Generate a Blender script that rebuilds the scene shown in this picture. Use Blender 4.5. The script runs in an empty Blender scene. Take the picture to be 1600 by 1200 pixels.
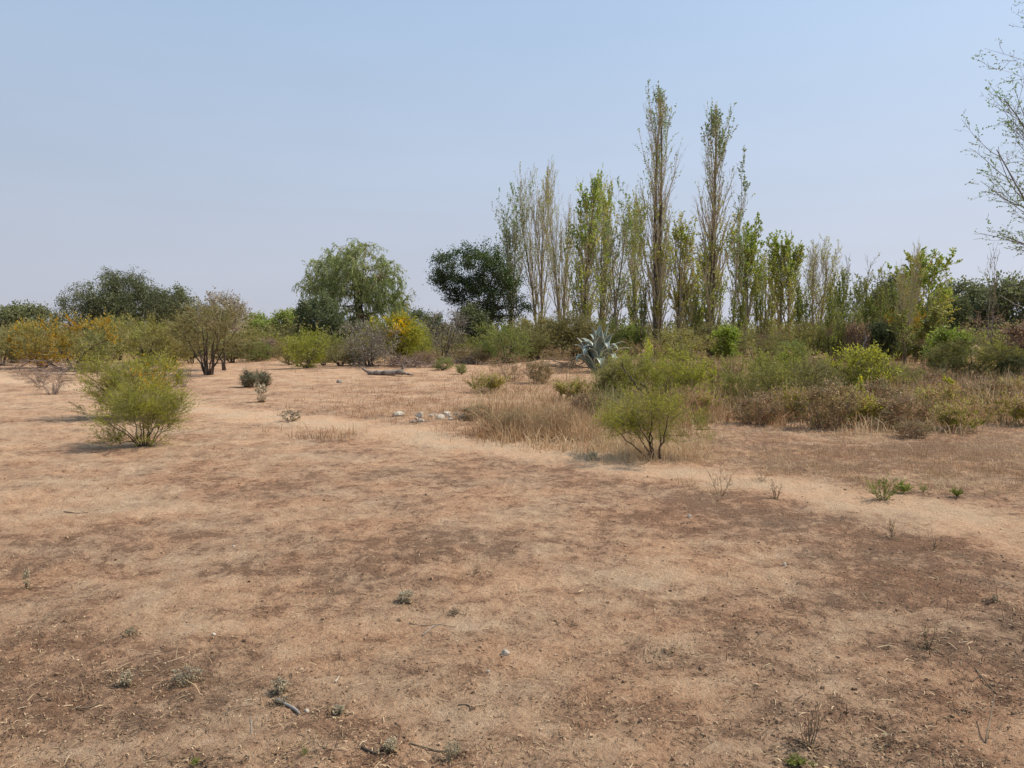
import bpy, math, random
import numpy as np

S = bpy.context.scene
COL = S.collection
PI = math.pi

# ------------------------------------------------------------------ camera
F_PX = 1155.0                      # focal length in pixels of the 1600 px wide picture
CAM_H = 1.6
PITCH = math.atan(80.0 / F_PX)     # horizon 80 px above the middle
cam_d = bpy.data.cameras.new('camera')
cam = bpy.data.objects.new('camera', cam_d)
COL.objects.link(cam)
cam_d.sensor_width = 36.0
cam_d.lens = 36.0 * F_PX / 1600.0
cam_d.clip_start = 0.1
cam_d.clip_end = 6000
cam.location = (0, 0, CAM_H)
cam.rotation_euler = (PI / 2 - PITCH, 0, 0)
S.camera = cam

# ------------------------------------------------------------------ light
SUN_EL = math.radians(50)
SUN_AZ = math.radians(78)          # clockwise from the view direction (+Y), so the sun stands to the right
world = bpy.data.worlds.new('World')
S.world = world
world.use_nodes = True
wn = world.node_tree
wn.nodes.clear()
w_out = wn.nodes.new('ShaderNodeOutputWorld')
w_bg = wn.nodes.new('ShaderNodeBackground')
sky = wn.nodes.new('ShaderNodeTexSky')
sky.sky_type = 'NISHITA'
sky.sun_disc = False
sky.sun_elevation = SUN_EL
sky.sun_rotation = SUN_AZ
sky.altitude = 0
sky.air_density = 1.3
sky.dust_density = 4.0
sky.ozone_density = 3.0
w_bg.inputs['Strength'].default_value = 0.105
# smoky dry-season haze: the sky pales to lavender grey towards the horizon, all the way round
w_tc = wn.nodes.new('ShaderNodeTexCoord')
w_sep = wn.nodes.new('ShaderNodeSeparateXYZ')
w_mr = wn.nodes.new('ShaderNodeMapRange')
w_mr.inputs['From Min'].default_value = -0.02
w_mr.inputs['From Max'].default_value = 0.62
w_mr.inputs['To Min'].default_value = 0.95
w_mr.inputs['To Max'].default_value = 0.62
w_mix = wn.nodes.new('ShaderNodeMixRGB')
w_ramp = wn.nodes.new('ShaderNodeValToRGB')
w_ramp.color_ramp.elements[0].position = 0.0
w_ramp.color_ramp.elements[0].color = (5.3, 5.45, 6.25, 1)
w_ramp.color_ramp.elements[1].position = 0.55
w_ramp.color_ramp.elements[1].color = (3.75, 5.6, 8.0, 1)
wn.links.new(w_tc.outputs['Generated'], w_sep.inputs[0])
wn.links.new(w_sep.outputs['Z'], w_mr.inputs['Value'])
wn.links.new(w_sep.outputs['Z'], w_ramp.inputs['Fac'])
wn.links.new(w_mr.outputs['Result'], w_mix.inputs['Fac'])
wn.links.new(sky.outputs['Color'], w_mix.inputs[1])
# forward scattering in the haze: brighter the nearer a direction lies to the sun
w_dot = wn.nodes.new('ShaderNodeVectorMath'); w_dot.operation = 'DOT_PRODUCT'
w_dot.inputs[1].default_value = (math.cos(SUN_EL) * math.sin(SUN_AZ), math.cos(SUN_EL) * math.cos(SUN_AZ), math.sin(SUN_EL))
w_gl = wn.nodes.new('ShaderNodeMapRange')
w_gl.inputs['From Min'].default_value = -0.45; w_gl.inputs['From Max'].default_value = 1.0
w_gl.inputs['To Min'].default_value = 0.93; w_gl.inputs['To Max'].default_value = 1.34
w_mul = wn.nodes.new('ShaderNodeVectorMath'); w_mul.operation = 'SCALE'
wn.links.new(w_tc.outputs['Generated'], w_dot.inputs[0]); wn.links.new(w_dot.outputs['Value'], w_gl.inputs['Value'])
wn.links.new(w_ramp.outputs['Color'], w_mul.inputs[0]); wn.links.new(w_gl.outputs['Result'], w_mul.inputs['Scale'])
w_map = wn.nodes.new('ShaderNodeMapping'); w_map.inputs['Scale'].default_value = (1.0, 1.6, 5.0)
w_nz = wn.nodes.new('ShaderNodeTexNoise'); w_nz.inputs['Scale'].default_value = 1.6; w_nz.inputs['Detail'].default_value = 4
w_nr = wn.nodes.new('ShaderNodeMapRange')
w_nr.inputs['From Min'].default_value = .3; w_nr.inputs['From Max'].default_value = .7
w_nr.inputs['To Min'].default_value = .965; w_nr.inputs['To Max'].default_value = 1.035
w_m2 = wn.nodes.new('ShaderNodeVectorMath'); w_m2.operation = 'SCALE'
wn.links.new(w_tc.outputs['Generated'], w_map.inputs[0]); wn.links.new(w_map.outputs[0], w_nz.inputs['Vector'])
wn.links.new(w_nz.outputs['Fac'], w_nr.inputs['Value'])
wn.links.new(w_mul.outputs[0], w_m2.inputs[0]); wn.links.new(w_nr.outputs['Result'], w_m2.inputs['Scale'])
wn.links.new(w_m2.outputs[0], w_mix.inputs[2])
wn.links.new(w_mix.outputs[0], w_bg.inputs['Color'])
wn.links.new(w_bg.outputs[0], w_out.inputs[0])

sun_d = bpy.data.lights.new('sun', 'SUN')
sun_d.energy = 4.7
sun_d.angle = math.radians(1.2)
sun_d.color = (1.0, 0.93, 0.83)
sun = bpy.data.objects.new('sun', sun_d)
COL.objects.link(sun)
sun.rotation_euler = (0, 0, 0)
from mathutils import Vector
sv = Vector((math.cos(SUN_EL) * math.sin(SUN_AZ), math.cos(SUN_EL) * math.cos(SUN_AZ), math.sin(SUN_EL)))
sun.rotation_euler = (-sv).to_track_quat('-Z', 'Y').to_euler()
sun.location = sv * 50

S.view_settings.view_transform = 'Standard'
S.view_settings.look = 'None'
S.view_settings.exposure = 0.0
S.view_settings.gamma = 1.0
S.view_settings.use_curve_mapping = False
S.render.engine = 'CYCLES'
S.cycles.max_bounces = 5
S.cycles.diffuse_bounces = 3
S.cycles.transparent_max_bounces = 4

# ------------------------------------------------------------------ noise
def _h(ix, iy, iz, seed):
    n = (ix.astype(np.int64) * 374761393 + iy.astype(np.int64) * 668265263 + iz.astype(np.int64) * 2147483647 + seed * 974634777) & 0xffffffff
    n = ((n ^ (n >> 13)) * 1274126177) & 0xffffffff
    n = ((n ^ (n >> 16)) * 2246822519) & 0xffffffff
    n = n ^ (n >> 15)
    return (n & 0xffffff) / float(0xffffff)

def noise2(x, y, seed=0):
    x = np.asarray(x, float); y = np.asarray(y, float)
    xi = np.floor(x).astype(np.int64); yi = np.floor(y).astype(np.int64)
    fx = x - xi; fy = y - yi
    fx = fx * fx * fx * (fx * (fx * 6 - 15) + 10); fy = fy * fy * fy * (fy * (fy * 6 - 15) + 10)
    z = np.zeros_like(xi)
    a = _h(xi, yi, z, seed); b = _h(xi + 1, yi, z, seed)
    c = _h(xi, yi + 1, z, seed); d = _h(xi + 1, yi + 1, z, seed)
    return (a * (1 - fx) + b * fx) * (1 - fy) + (c * (1 - fx) + d * fx) * fy

def noise3(P, scale, seed=0):
    Q = P / scale
    I = np.floor(Q).astype(np.int64); f = Q - I
    f = f * f * (3 - 2 * f)
    r = 0
    for dx in (0, 1):
        for dy in (0, 1):
            for dz in (0, 1):
                w = (f[:, 0] if dx else 1 - f[:, 0]) * (f[:, 1] if dy else 1 - f[:, 1]) * (f[:, 2] if dz else 1 - f[:, 2])
                r = r + w * _h(I[:, 0] + dx, I[:, 1] + dy, I[:, 2] + dz, seed)
    return r

def fbm2(x, y, octs=4, seed=0, gain=0.5, rot=0.5):
    r = 0; a = 1.0; s = 0
    c, q = math.cos(rot), math.sin(rot)
    for o in range(octs):
        r = r + a * noise2(x, y, seed + o * 17)
        s += a; a *= gain
        x, y = (x * c - y * q) * 2.03 + 5.1, (x * q + y * c) * 2.03 + 1.7
    return r / s

# ------------------------------------------------------------------ picture <-> ground
CP, SP = math.cos(PITCH), math.sin(PITCH)
def ground_at(px, py):
    k = (600 - py) / F_PX
    # direction with unit forward: forward*1 + up*k + right*u
    u = (px - 800) / F_PX
    dz = -SP + k * CP; dy = CP + k * SP
    t = -CAM_H / dz
    return u * t, dy * t

def xz_at(px, py, Y):
    k = (600 - py) / F_PX
    dz = Y * (k * CP - SP) / (CP + k * SP)
    fwd = Y * CP - dz * SP
    return (px - 800) / F_PX * fwd, dz + CAM_H

def project(x, y, z=0):
    zz = z - CAM_H
    fw = y * CP - zz * SP
    up = y * SP + zz * CP
    fw = np.maximum(fw, 0.05)
    return 800 + F_PX * x / fw, 600 - F_PX * up / fw

# ------------------------------------------------------------------ ground functions
BLOBS = [  # picture position, spread, litter change: where the trodden sand is bare and where litter lies, plus one painted shrub shadow
    (60, 960, 190, 90, .28), (230, 1120, 300, 70, .16), (650, 1190, 260, 50, .16), (20, 1100, 150, 90, .15),
    (420, 1160, 150, 40, .15), (330, 930, 150, 40, -.34), (600, 1000, 270, 60, -.42), (560, 945, 150, 30, -.25), (140, 770, 230, 50, -.26),
    (60, 690, 160, 32, -.28), (780, 1090, 200, 40, -.18), (560, 868, 150, 28, .42), (520, 760, 140, 16, .12), (700, 850, 110, 20, .22),
    (250, 860, 130, 14, .25), (100, 880, 120, 14, .10), (430, 790, 130, 16, .2), (640, 770, 120, 14, .28), (800, 740, 160, 14, .25),
    (320, 745, 90, 12, .2), (700, 1010, 60, 14, .15), (330, 1015, 35, 8, .35), (900, 800, 130, 20, .22),
    (1150, 805, 160, 26, .30), (1230, 715, 230, 26, .30), (1470, 705, 180, 34, .34), (1500, 920, 200, 40, .30), (1260, 935, 150, 22, .28),
    (1340, 840, 110, 18, .30), (1480, 870, 120, 18, .25), (1200, 990, 90, 25, .2), (1060, 1060, 160, 40, .22), (1400, 1090, 250, 60, .20),
    (1130, 1000, 150, 30, .12), (1100, 880, 160, 20, -.22), (1330, 985, 110, 24, -.5), (960, 900, 180, 24, -.18), (1010, 1170, 160, 30, -.25),
    (880, 960, 160, 24, -.14), (850, 1140, 110, 40, -.30), (1480, 800, 140, 14, -.2), (1230, 868, 160, 9, -.28), (1500, 990, 90, 14, -.2),
    (450, 583, 170, 8, -.22), (290, 655, 160, 14, -.25), (100, 640, 150, 12, -.3), (60, 620, 120, 8, -.3), (600, 610, 160, 14, .1), (650, 640, 140, 10, .12),
    (560, 700, 160, 10, .14), (420, 670, 120, 7, -.22), (300, 700, 160, 12, .1), (700, 700, 120, 6, -.25),
    (870, 680, 100, 30, .1), (1100, 690, 120, 14, .1), (120, 710, 60, 5, .35),  # last one: dark streak painted as the near left shrub's cast shadow
]
TRACK = [(1750, 905), (1600, 836), (1480, 812), (1340, 785), (1240, 762), (1100, 743), (1000, 735), (880, 712), (760, 700), (640, 680), (520, 662), (400, 650), (300, 634), (180, 612), (60, 596), (-100, 588)]
TRK = np.array([ground_at(*p) for p in TRACK])
def track_dist(x, y):
    d = np.full(np.shape(x), 1e9)
    for a, b in zip(TRK[:-1], TRK[1:]):
        ab = b - a
        t = np.clip(((x - a[0]) * ab[0] + (y - a[1]) * ab[1]) / (ab @ ab), 0, 1)
        d = np.minimum(d, np.hypot(x - a[0] - ab[0] * t, y - a[1] - ab[1] * t))
    return d

def track_mask(x, y):
    wx = x + 0.7 * (fbm2(x * 1.1, y * 1.1, 3, 31) - .5)
    wy = y + 0.7 * (fbm2(x * 1.1, y * 1.1, 3, 57) - .5)
    d = track_dist(wx, wy)
    w = 0.36 + 0.010 * np.clip(y, 0, 30)
    return np.clip((w - d) / 0.55 + .5, 0, 1) * np.clip(.88 + 1.6 * (fbm2(x * 1.7, y * 2.3, 3, 91) - .42), .4, 1)

def litter(x, y):
    x = np.asarray(x, float); y = np.asarray(y, float)
    s = 0.5 + 0.03 * y
    wx = x + s * 1.0 * (fbm2(x * .9, y * .9, 4, 3) - .5) * 1.6
    wy = y + s * 1.3 * (fbm2(x * .9, y * .9, 4, 9) - .5) * 1.6
    u, v = project(wx, np.maximum(wy, 1.2))
    L = np.full(np.shape(x), 0.42)
    for (bx, by, rx, ry, a) in BLOBS:
        L = L + .52 * a * np.exp(-((u - bx) / rx) ** 2 - ((v - by) / ry) ** 2)
    L = L + 0.62 * (fbm2(x * .8, y * 1.5, 5, 71, .6) - .5)
    L = L + 0.85 * (fbm2(x * 3.6, y * 5.6, 4, 77, .65) - .5)
    L = L + .12 * np.clip((u - 1050) / 400, 0, 1)
    t = track_mask(x, y)
    d0 = track_dist(x, y)
    L = L + .07 * np.exp(-((d0 - 1.15) / .5) ** 2) * (np.asarray(y) < 16)
    L = L * (1 - t) + (-.12 + 0.22 * (fbm2(x * 2, y * 3, 3, 5) - .5)) * t
    return np.clip(L, -.25, 1)

MOUNDS = [(862, 572, 1.6, 1.0, .34), (925, 577, 2.0, 1.1, .30), (800, 571, 1.6, .8, .12), (30, 588, 3.0, 1.0, .22), (120, 590, 2.0, .8, .15), (700, 573, 2.0, .8, .14)]
MND = [(*ground_at(a, b), sx, sy, h) for a, b, sx, sy, h in MOUNDS]
def gz_low(x, y):
    z = 0.10 * (fbm2(x * .16, y * .16, 3, 101) - .5) * np.clip(np.asarray(y) / 12, .25, 2.5)
    for (mx, my, sx, sy, h) in MND:
        z = z + h * np.exp(-((x - mx) / sx) ** 2 - ((y - my) / sy) ** 2)
    return z
def gz(x, y):
    x = np.asarray(x, float); y = np.asarray(y, float)
    z = gz_low(x, y)
    z = z + 0.050 * (fbm2(x * 1.1, y * 1.4, 3, 201) - .5)
    fade = np.clip(1 - (np.abs(y) - 14) / 20, .15, 1)
    n = fbm2(x * 7, y * 8, 4, 301, .6)
    z = z + fade * (0.060 * (n - .5) + 0.020 * np.clip(fbm2(x * 3.1, y * 3.3, 2, 333) - .62, 0, 1) * -3)
    return z
def gz1(x, y):
    return float(gz(np.array([x]), np.array([y]))[0])

# ------------------------------------------------------------------ materials
def new_mat(name):
    m = bpy.data.materials.new(name); m.use_nodes = True
    m.node_tree.nodes.clear()
    return m, m.node_tree, m.node_tree.nodes, m.node_tree.links

def ramp(nt, cols):
    r = nt.nodes.new('ShaderNodeValToRGB')
    e = r.color_ramp.elements
    while len(e) < len(cols):
        e.new(0.5)
    for i, c in enumerate(cols):
        e[i].position = i / (len(cols) - 1)
        e[i].color = (*c, 1)
    return r

def leaf_mat(name, cols, trans=0.3, rough=0.55, var=0.12):
    m, nt, N, L = new_mat(name)
    at = N.new('ShaderNodeAttribute'); at.attribute_name = 'tint'
    oi = N.new('ShaderNodeObjectInfo')
    r = ramp(nt, cols)
    hsv = N.new('ShaderNodeHueSaturation'); hsv.inputs['Saturation'].default_value = 1.1
    mr = N.new('ShaderNodeMapRange')
    mr.inputs['To Min'].default_value = 1 - var; mr.inputs['To Max'].default_value = 1 + var
    mh = N.new('ShaderNodeMapRange')
    mh.inputs['To Min'].default_value = 0.5 - var * .12; mh.inputs['To Max'].default_value = 0.5 + var * .12
    ad = N.new('ShaderNodeMath'); ad.operation = 'FRACT'
    mu = N.new('ShaderNodeMath'); mu.operation = 'MULTIPLY'; mu.inputs[1].default_value = 7.31
    p = N.new('ShaderNodeBsdfPrincipled')
    p.inputs['Roughness'].default_value = rough
    p.inputs['Specular IOR Level'].default_value = 0.35
    t = N.new('ShaderNodeBsdfTranslucent')
    mx = N.new('ShaderNodeMixShader'); mx.inputs[0].default_value = trans
    o = N.new('ShaderNodeOutputMaterial')
    L.new(at.outputs['Fac'], r.inputs[0]); L.new(r.outputs[0], hsv.inputs['Color'])
    L.new(oi.outputs['Random'], mr.inputs['Value']); L.new(mr.outputs[0], hsv.inputs['Value'])
    L.new(oi.outputs['Random'], mu.inputs[0]); L.new(mu.outputs[0], ad.inputs[0]); L.new(ad.outputs[0], mh.inputs['Value'])
    L.new(mh.outputs[0], hsv.inputs['Hue'])
    L.new(hsv.outputs[0], p.inputs['Base Color']); L.new(hsv.outputs[0], t.inputs['Color'])
    L.new(p.outputs[0], mx.inputs[1]); L.new(t.outputs[0], mx.inputs[2]); L.new(mx.outputs[0], o.inputs[0])
    return m

def bark_mat(name, c0, c1, scale=14.0):
    m, nt, N, L = new_mat(name)
    tc = N.new('ShaderNodeTexCoord')
    mp = N.new('ShaderNodeMapping'); mp.inputs['Scale'].default_value = (scale, scale, scale * .25)
    nz = N.new('ShaderNodeTexNoise'); nz.inputs['Scale'].default_value = 1.0; nz.inputs['Detail'].default_value = 6
    r = ramp(nt, [c0, c1])
    r.color_ramp.elements[0].position = .35; r.color_ramp.elements[1].position = .68
    bp = N.new('ShaderNodeBump'); bp.inputs['Strength'].default_value = .6; bp.inputs['Distance'].default_value = .02
    p = N.new('ShaderNodeBsdfPrincipled'); p.inputs['Roughness'].default_value = .9
    p.inputs['Specular IOR Level'].default_value = 0.2
    o = N.new('ShaderNodeOutputMaterial')
    L.new(tc.outputs['Object'], mp.inputs[0]); L.new(mp.outputs[0], nz.inputs['Vector'])
    L.new(nz.outputs['Fac'], r.inputs[0]); L.new(r.outputs[0], p.inputs['Base Color'])
    L.new(nz.outputs['Fac'], bp.inputs['Height']); L.new(bp.outputs[0], p.inputs['Normal'])
    L.new(p.outputs[0], o.inputs[0])
    return m

def tint_mat(name, cols, rough=.9, trans=0.0):
    return leaf_mat(name, cols, trans, rough, .05)

M = {}
M['front_leaf'] = leaf_mat('feathery_yellow_green_leaf', [(.240, .245, .050), (.365, .380, .065), (.51, .50, .095)], .5)
M['acacia_leaf'] = leaf_mat('olive_acacia_leaf', [(.170, .155, .055), (.275, .255, .075), (.38, .34, .11)], .45)
M['olive_leaf'] = leaf_mat('dull_olive_leaf', [(.160, .145, .065), (.245, .225, .085), (.33, .29, .12)], .42)
M['green_leaf'] = leaf_mat('fresh_green_leaf', [(.140, .165, .050), (.235, .275, .070), (.34, .36, .11)], .46)
M['bright_leaf'] = leaf_mat('bright_green_leaf', [(.150, .210, .045), (.260, .350, .065), (.38, .45, .11)], .48)
M['pepper_leaf'] = leaf_mat('dark_pepper_tree_leaf', [(.085, .098, .045), (.125, .145, .065), (.20, .215, .095)], .36)
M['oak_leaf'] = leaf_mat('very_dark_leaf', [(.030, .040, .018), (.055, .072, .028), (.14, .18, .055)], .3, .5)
M['willow_leaf'] = leaf_mat('pale_weeping_leaf', [(.195, .230, .090), (.305, .350, .135), (.43, .46, .20)], .5)
M['poplar_leaf'] = leaf_mat('poplar_leaf', [(.52, .43, .14), (.47, .47, .12), (.33, .43, .09)], .5)
M['poplar_dark'] = leaf_mat('poplar_green_leaf', [(.24, .25, .13), (.23, .29, .11), (.19, .33, .08)], .45)
M['grey_leaf'] = leaf_mat('grey_seed_head_leaf', [(.28, .245, .185), (.40, .36, .28), (.52, .47, .37)], .35)
M['silver_leaf'] = leaf_mat('silvery_green_leaf', [(.150, .155, .085), (.210, .215, .130), (.290, .285, .190)], .3)
M['woolly_leaf'] = leaf_mat('grey_woolly_leaf', [(.20, .16, .09), (.33, .275, .17), (.48, .41, .27)], .2)
M['orange_flower'] = leaf_mat('orange_flower', [(.80, .33, .015), (.90, .44, .02), (.82, .55, .04)], .4)
M['ochre_leaf'] = leaf_mat('ochre_leaf', [(.54, .31, .045), (.62, .39, .055), (.50, .41, .09)], .45)
M['yellow_flower'] = leaf_mat('yellow_flower', [(.8, .7, .05), (.85, .78, .08), (.7, .7, .12)], .35)
M['dry_leaf'] = leaf_mat('dry_brown_leaf', [(.36, .21, .12), (.52, .33, .19), (.66, .48, .30)], .4)
M['twig_dark'] = bark_mat('dark_twig_bark', (.045, .032, .024), (.11, .082, .06))
M['twig_brown'] = bark_mat('brown_twig_bark', (.17, .115, .07), (.30, .22, .14))
M['twig_green'] = bark_mat('olive_brown_twig_bark', (.18, .15, .065), (.32, .28, .13))
M['twig_grey'] = bark_mat('grey_twig_bark', (.15, .12, .095), (.28, .235, .185))
M['twig_purple'] = bark_mat('purplish_dead_twig', (.17, .12, .095), (.29, .215, .17))
M['poplar_bark'] = bark_mat('grey_brown_poplar_bark', (.075, .055, .042), (.17, .135, .10))
M['poplar_twig'] = bark_mat('tan_poplar_twig', (.36, .29, .18), (.56, .47, .31))
M['pale_bark'] = bark_mat('pale_grey_bark', (.19, .16, .13), (.36, .32, .27))
M['grass'] = tint_mat('dry_straw_grass', [(.34, .22, .12), (.54, .39, .23), (.70, .56, .36)], .85, .3)
M['grass_red'] = tint_mat('reddish_dry_grass', [(.28, .155, .09), (.44, .275, .16), (.60, .43, .27)], .85, .3)
M['grass_green'] = tint_mat('thin_green_grass', [(.17, .17, .06), (.27, .27, .09), (.44, .38, .18)], .85, .35)
M['litter'] = tint_mat('straw_and_twig_litter', [(.09, .058, .038), (.24, .155, .09), (.62, .47, .30)], .9)
M['crumb'] = tint_mat('soil_crumb', [(.16, .098, .062), (.29, .185, .118), (.46, .32, .21)], .95)

def make_ground_mat():
    m, nt, N, L = new_mat('trodden_sandy_soil')
    geo = N.new('ShaderNodeNewGeometry')
    at = N.new('ShaderNodeAttribute'); at.attribute_name = 'litter'
    def nz(scale, det, rough=.6, vec=None):
        n = N.new('ShaderNodeTexNoise'); n.inputs['Scale'].default_value = scale
        n.inputs['Detail'].default_value = det; n.inputs['Roughness'].default_value = rough
        L.new(vec or geo.outputs['Position'], n.inputs['Vector']); return n
    mp = N.new('ShaderNodeMapping'); mp.inputs['Scale'].default_value = (1, 1.0, 1); mp.inputs['Rotation'].default_value = (0, 0, .5)
    L.new(geo.outputs['Position'], mp.inputs[0])
    nA = nz(6.0, 9, .74); nB = nz(38, 6, .8, mp.outputs[0]); nC = nz(1.2, 4, .6); nD = nz(190, 3, .7)
    def math_(op, a, b, clamp=False):
        n = N.new('ShaderNodeMath'); n.operation = op; n.use_clamp = clamp
        for i, s in enumerate((a, b)):
            if isinstance(s, (int, float)): n.inputs[i].default_value = s
            else: L.new(s, n.inputs[i])
        return n.outputs[0]
    # litter + noise -> darkness of the surface
    a = math_('MULTIPLY', math_('SUBTRACT', nA.outputs['Fac'], .5), 1.9)
    b = math_('MULTIPLY', math_('SUBTRACT', nB.outputs['Fac'], .5), 1.5)
    # sharp little patches of bark, dung, scuffed soil and painted-in shade of small relief, thicker where litter lies
    nE = nz(11, 7, .72, mp.outputs[0])
    sp = math_('MULTIPLY', math_('SUBTRACT', math_('ADD', nE.outputs['Fac'], math_('MULTIPLY', at.outputs['Fac'], .22)), .60), 9.0, True)
    f = math_('ADD', math_('ADD', math_('ADD', at.outputs['Fac'], a), b), math_('MULTIPLY', sp, .44), True)
    r = ramp(nt, [(.600, .412, .262), (.510, .333, .205), (.410, .252, .154), (.250, .150, .092)])
    for e, p_ in zip(r.color_ramp.elements, (0.0, .32, .66, 1.0)): e.position = p_
    L.new(f, r.inputs[0])
    # reddish / greyish drift
    hs = N.new('ShaderNodeMixRGB'); hs.blend_type = 'MULTIPLY'; hs.inputs[0].default_value = 1
    r2 = ramp(nt, [(1.05, .96, .90), (.98, 1.0, 1.0)])
    r2.color_ramp.elements[0].position = .38; r2.color_ramp.elements[1].position = .62
    L.new(nC.outputs['Fac'], r2.inputs[0]); L.new(r.outputs[0], hs.inputs[1]); L.new(r2.outputs[0], hs.inputs[2])
    # grains
    g = N.new('ShaderNodeMixRGB'); g.blend_type = 'MULTIPLY'; g.inputs[0].default_value = 1
    r3 = ramp(nt, [(.62, .58, .55), (1.0, 1.0, 1.0), (1.28, 1.28, 1.28)])
    for e, p_ in zip(r3.color_ramp.elements, (.38, .50, .64)): e.position = p_
    nF = nz(75, 4, .8, mp.outputs[0])
    gm = math_('ADD', math_('MULTIPLY', nD.outputs['Fac'], .5), math_('MULTIPLY', nF.outputs['Fac'], .5))
    L.new(gm, r3.inputs[0]); L.new(hs.outputs[0], g.inputs[1]); L.new(r3.outputs[0], g.inputs[2])
    p = N.new('ShaderNodeBsdfPrincipled'); p.inputs['Roughness'].default_value = .95
    p.inputs['Specular IOR Level'].default_value = .12
    L.new(g.outputs[0], p.inputs['Base Color'])
    h = math_('ADD', math_('MULTIPLY', nA.outputs['Fac'], 1.0), math_('MULTIPLY', nB.outputs['Fac'], .42))
    h = math_('ADD', h, math_('MULTIPLY', nD.outputs['Fac'], .10))
    h = math_('ADD', h, math_('MULTIPLY', nE.outputs['Fac'], .9))
    bp = N.new('ShaderNodeBump'); bp.inputs['Strength'].default_value = 1.0; bp.inputs['Distance'].default_value = .055
    L.new(h, bp.inputs['Height']); L.new(bp.outputs[0], p.inputs['Normal'])
    o = N.new('ShaderNodeOutputMaterial'); L.new(p.outputs[0], o.inputs[0])
    return m
M['ground'] = make_ground_mat()

# ------------------------------------------------------------------ mesh helpers
def quad_mesh(name, V, Fq, mat, tint=None, smooth=False, vattr=None):
    me = bpy.data.meshes.new(name)
    V = np.ascontiguousarray(V, dtype=np.float32); Fq = np.ascontiguousarray(Fq, dtype=np.int32)
    n = len(Fq)
    me.vertices.add(len(V)); me.vertices.foreach_set('co', V.ravel())
    me.loops.add(n * 4); me.loops.foreach_set('vertex_index', Fq.ravel())
    me.polygons.add(n); me.polygons.foreach_set('loop_start', np.arange(0, n * 4, 4, dtype=np.int32))
    me.polygons.foreach_set('use_smooth', np.full(n, smooth))
    if tint is not None:
        a = me.attributes.new('tint', 'FLOAT', 'FACE'); a.data.foreach_set('value', np.ascontiguousarray(tint, dtype=np.float32))
    if vattr is not None:
        a = me.attributes.new(vattr[0], 'FLOAT', 'POINT'); a.data.foreach_set('value', np.ascontiguousarray(vattr[1], dtype=np.float32))
    me.update(calc_edges=True)
    if isinstance(mat, str): mat = M[mat]
    me.materials.append(mat)
    return me

def norm(v):
    return v / np.maximum(np.linalg.norm(v, axis=-1, keepdims=True), 1e-9)

def tubes(P, R, k=4):
    """P (N,m,3), R (N,m) -> verts, quads"""
    N_, m = P.shape[:2]
    T = np.empty_like(P)
    T[:, 1:-1] = P[:, 2:] - P[:, :-2] if m > 2 else T[:, 1:-1]
    T[:, 0] = P[:, 1] - P[:, 0]; T[:, -1] = P[:, -1] - P[:, -2]
    T = norm(T)
    ref = np.array([.83, .47, .29]); ref = ref / np.linalg.norm(ref)
    A = norm(np.cross(T, ref)); B = np.cross(T, A)
    ang = np.arange(k) * 2 * PI / k
    V = P[:, :, None] + R[:, :, None, None] * (np.cos(ang)[None, None, :, None] * A[:, :, None] + np.sin(ang)[None, None, :, None] * B[:, :, None])
    idx = np.arange(N_ * m * k).reshape(N_, m, k)
    a = idx[:, :-1]; b = idx[:, 1:]
    Fq = np.stack([a, np.roll(a, -1, 2), np.roll(b, -1, 2), b], -1).reshape(-1, 4)
    return V.reshape(-1, 3), Fq

def ribbons(P, R, rng):
    """hair-thin twigs: one flat strip each"""
    N_, m = P.shape[:2]
    T = norm(P[:, -1] - P[:, 0])
    A = norm(np.cross(T, rng.normal(size=(N_, 3))))[:, None]
    V = np.stack([P - A * R[:, :, None] * 1.15, P + A * R[:, :, None] * 1.15], 2)
    idx = np.arange(N_ * m * 2).reshape(N_, m, 2)
    Fq = np.stack([idx[:, :-1, 0], idx[:, :-1, 1], idx[:, 1:, 1], idx[:, 1:, 0]], -1).reshape(-1, 4)
    return V.reshape(-1, 3), Fq

def join(parts):
    Vs, Fs, o = [], [], 0
    for V, Fq in parts:
        Vs.append(V); Fs.append(Fq + o); o += len(V)
    return np.concatenate(Vs), np.concatenate(Fs)

def leaves(P, D, L, W, rng, fold=0.0):
    """diamond leaves: P base (N,3), D direction, L length (N,), W width (N,)"""
    n = len(P)
    D = norm(D)
    S_ = norm(np.cross(D, rng.normal(size=(n, 3))))
    mid = P + D * (L * .45)[:, None]
    tip = P + D * L[:, None]
    a = mid + S_ * (W * .5)[:, None]; b = mid - S_ * (W * .5)[:, None]
    V = np.stack([P, a, tip, b], 1).reshape(-1, 3)
    Fq = np.arange(n * 4).reshape(n, 4)
    return V, Fq

def grow(rng, start, dirn, length, r0, r1, nseg, wob, trop):
    n = len(start)
    P = np.empty((n, nseg + 1, 3)); P[:, 0] = start
    d = norm(dirn); sl = (length / nseg)[:, None]
    up = np.array([0, 0, 1.0])
    for s in range(nseg):
        d = norm(d + wob * rng.normal(size=(n, 3)) + trop * up)
        P[:, s + 1] = P[:, s] + d * sl
    t = np.linspace(0, 1, nseg + 1)[None]
    R = r0[:, None] * (1 - t) + r1[:, None] * t
    return P, R

def sample_on(P, R, idx, t):
    m = P.shape[1] - 1
    s = np.clip(t * m, 0, m - 1e-4); i = s.astype(int); f = (s - i)
    a = P[idx, i]; b = P[idx, i + 1]
    return a + (b - a) * f[:, None], norm(b - a), R[idx, i] * (1 - f) + R[idx, i + 1] * f

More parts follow.
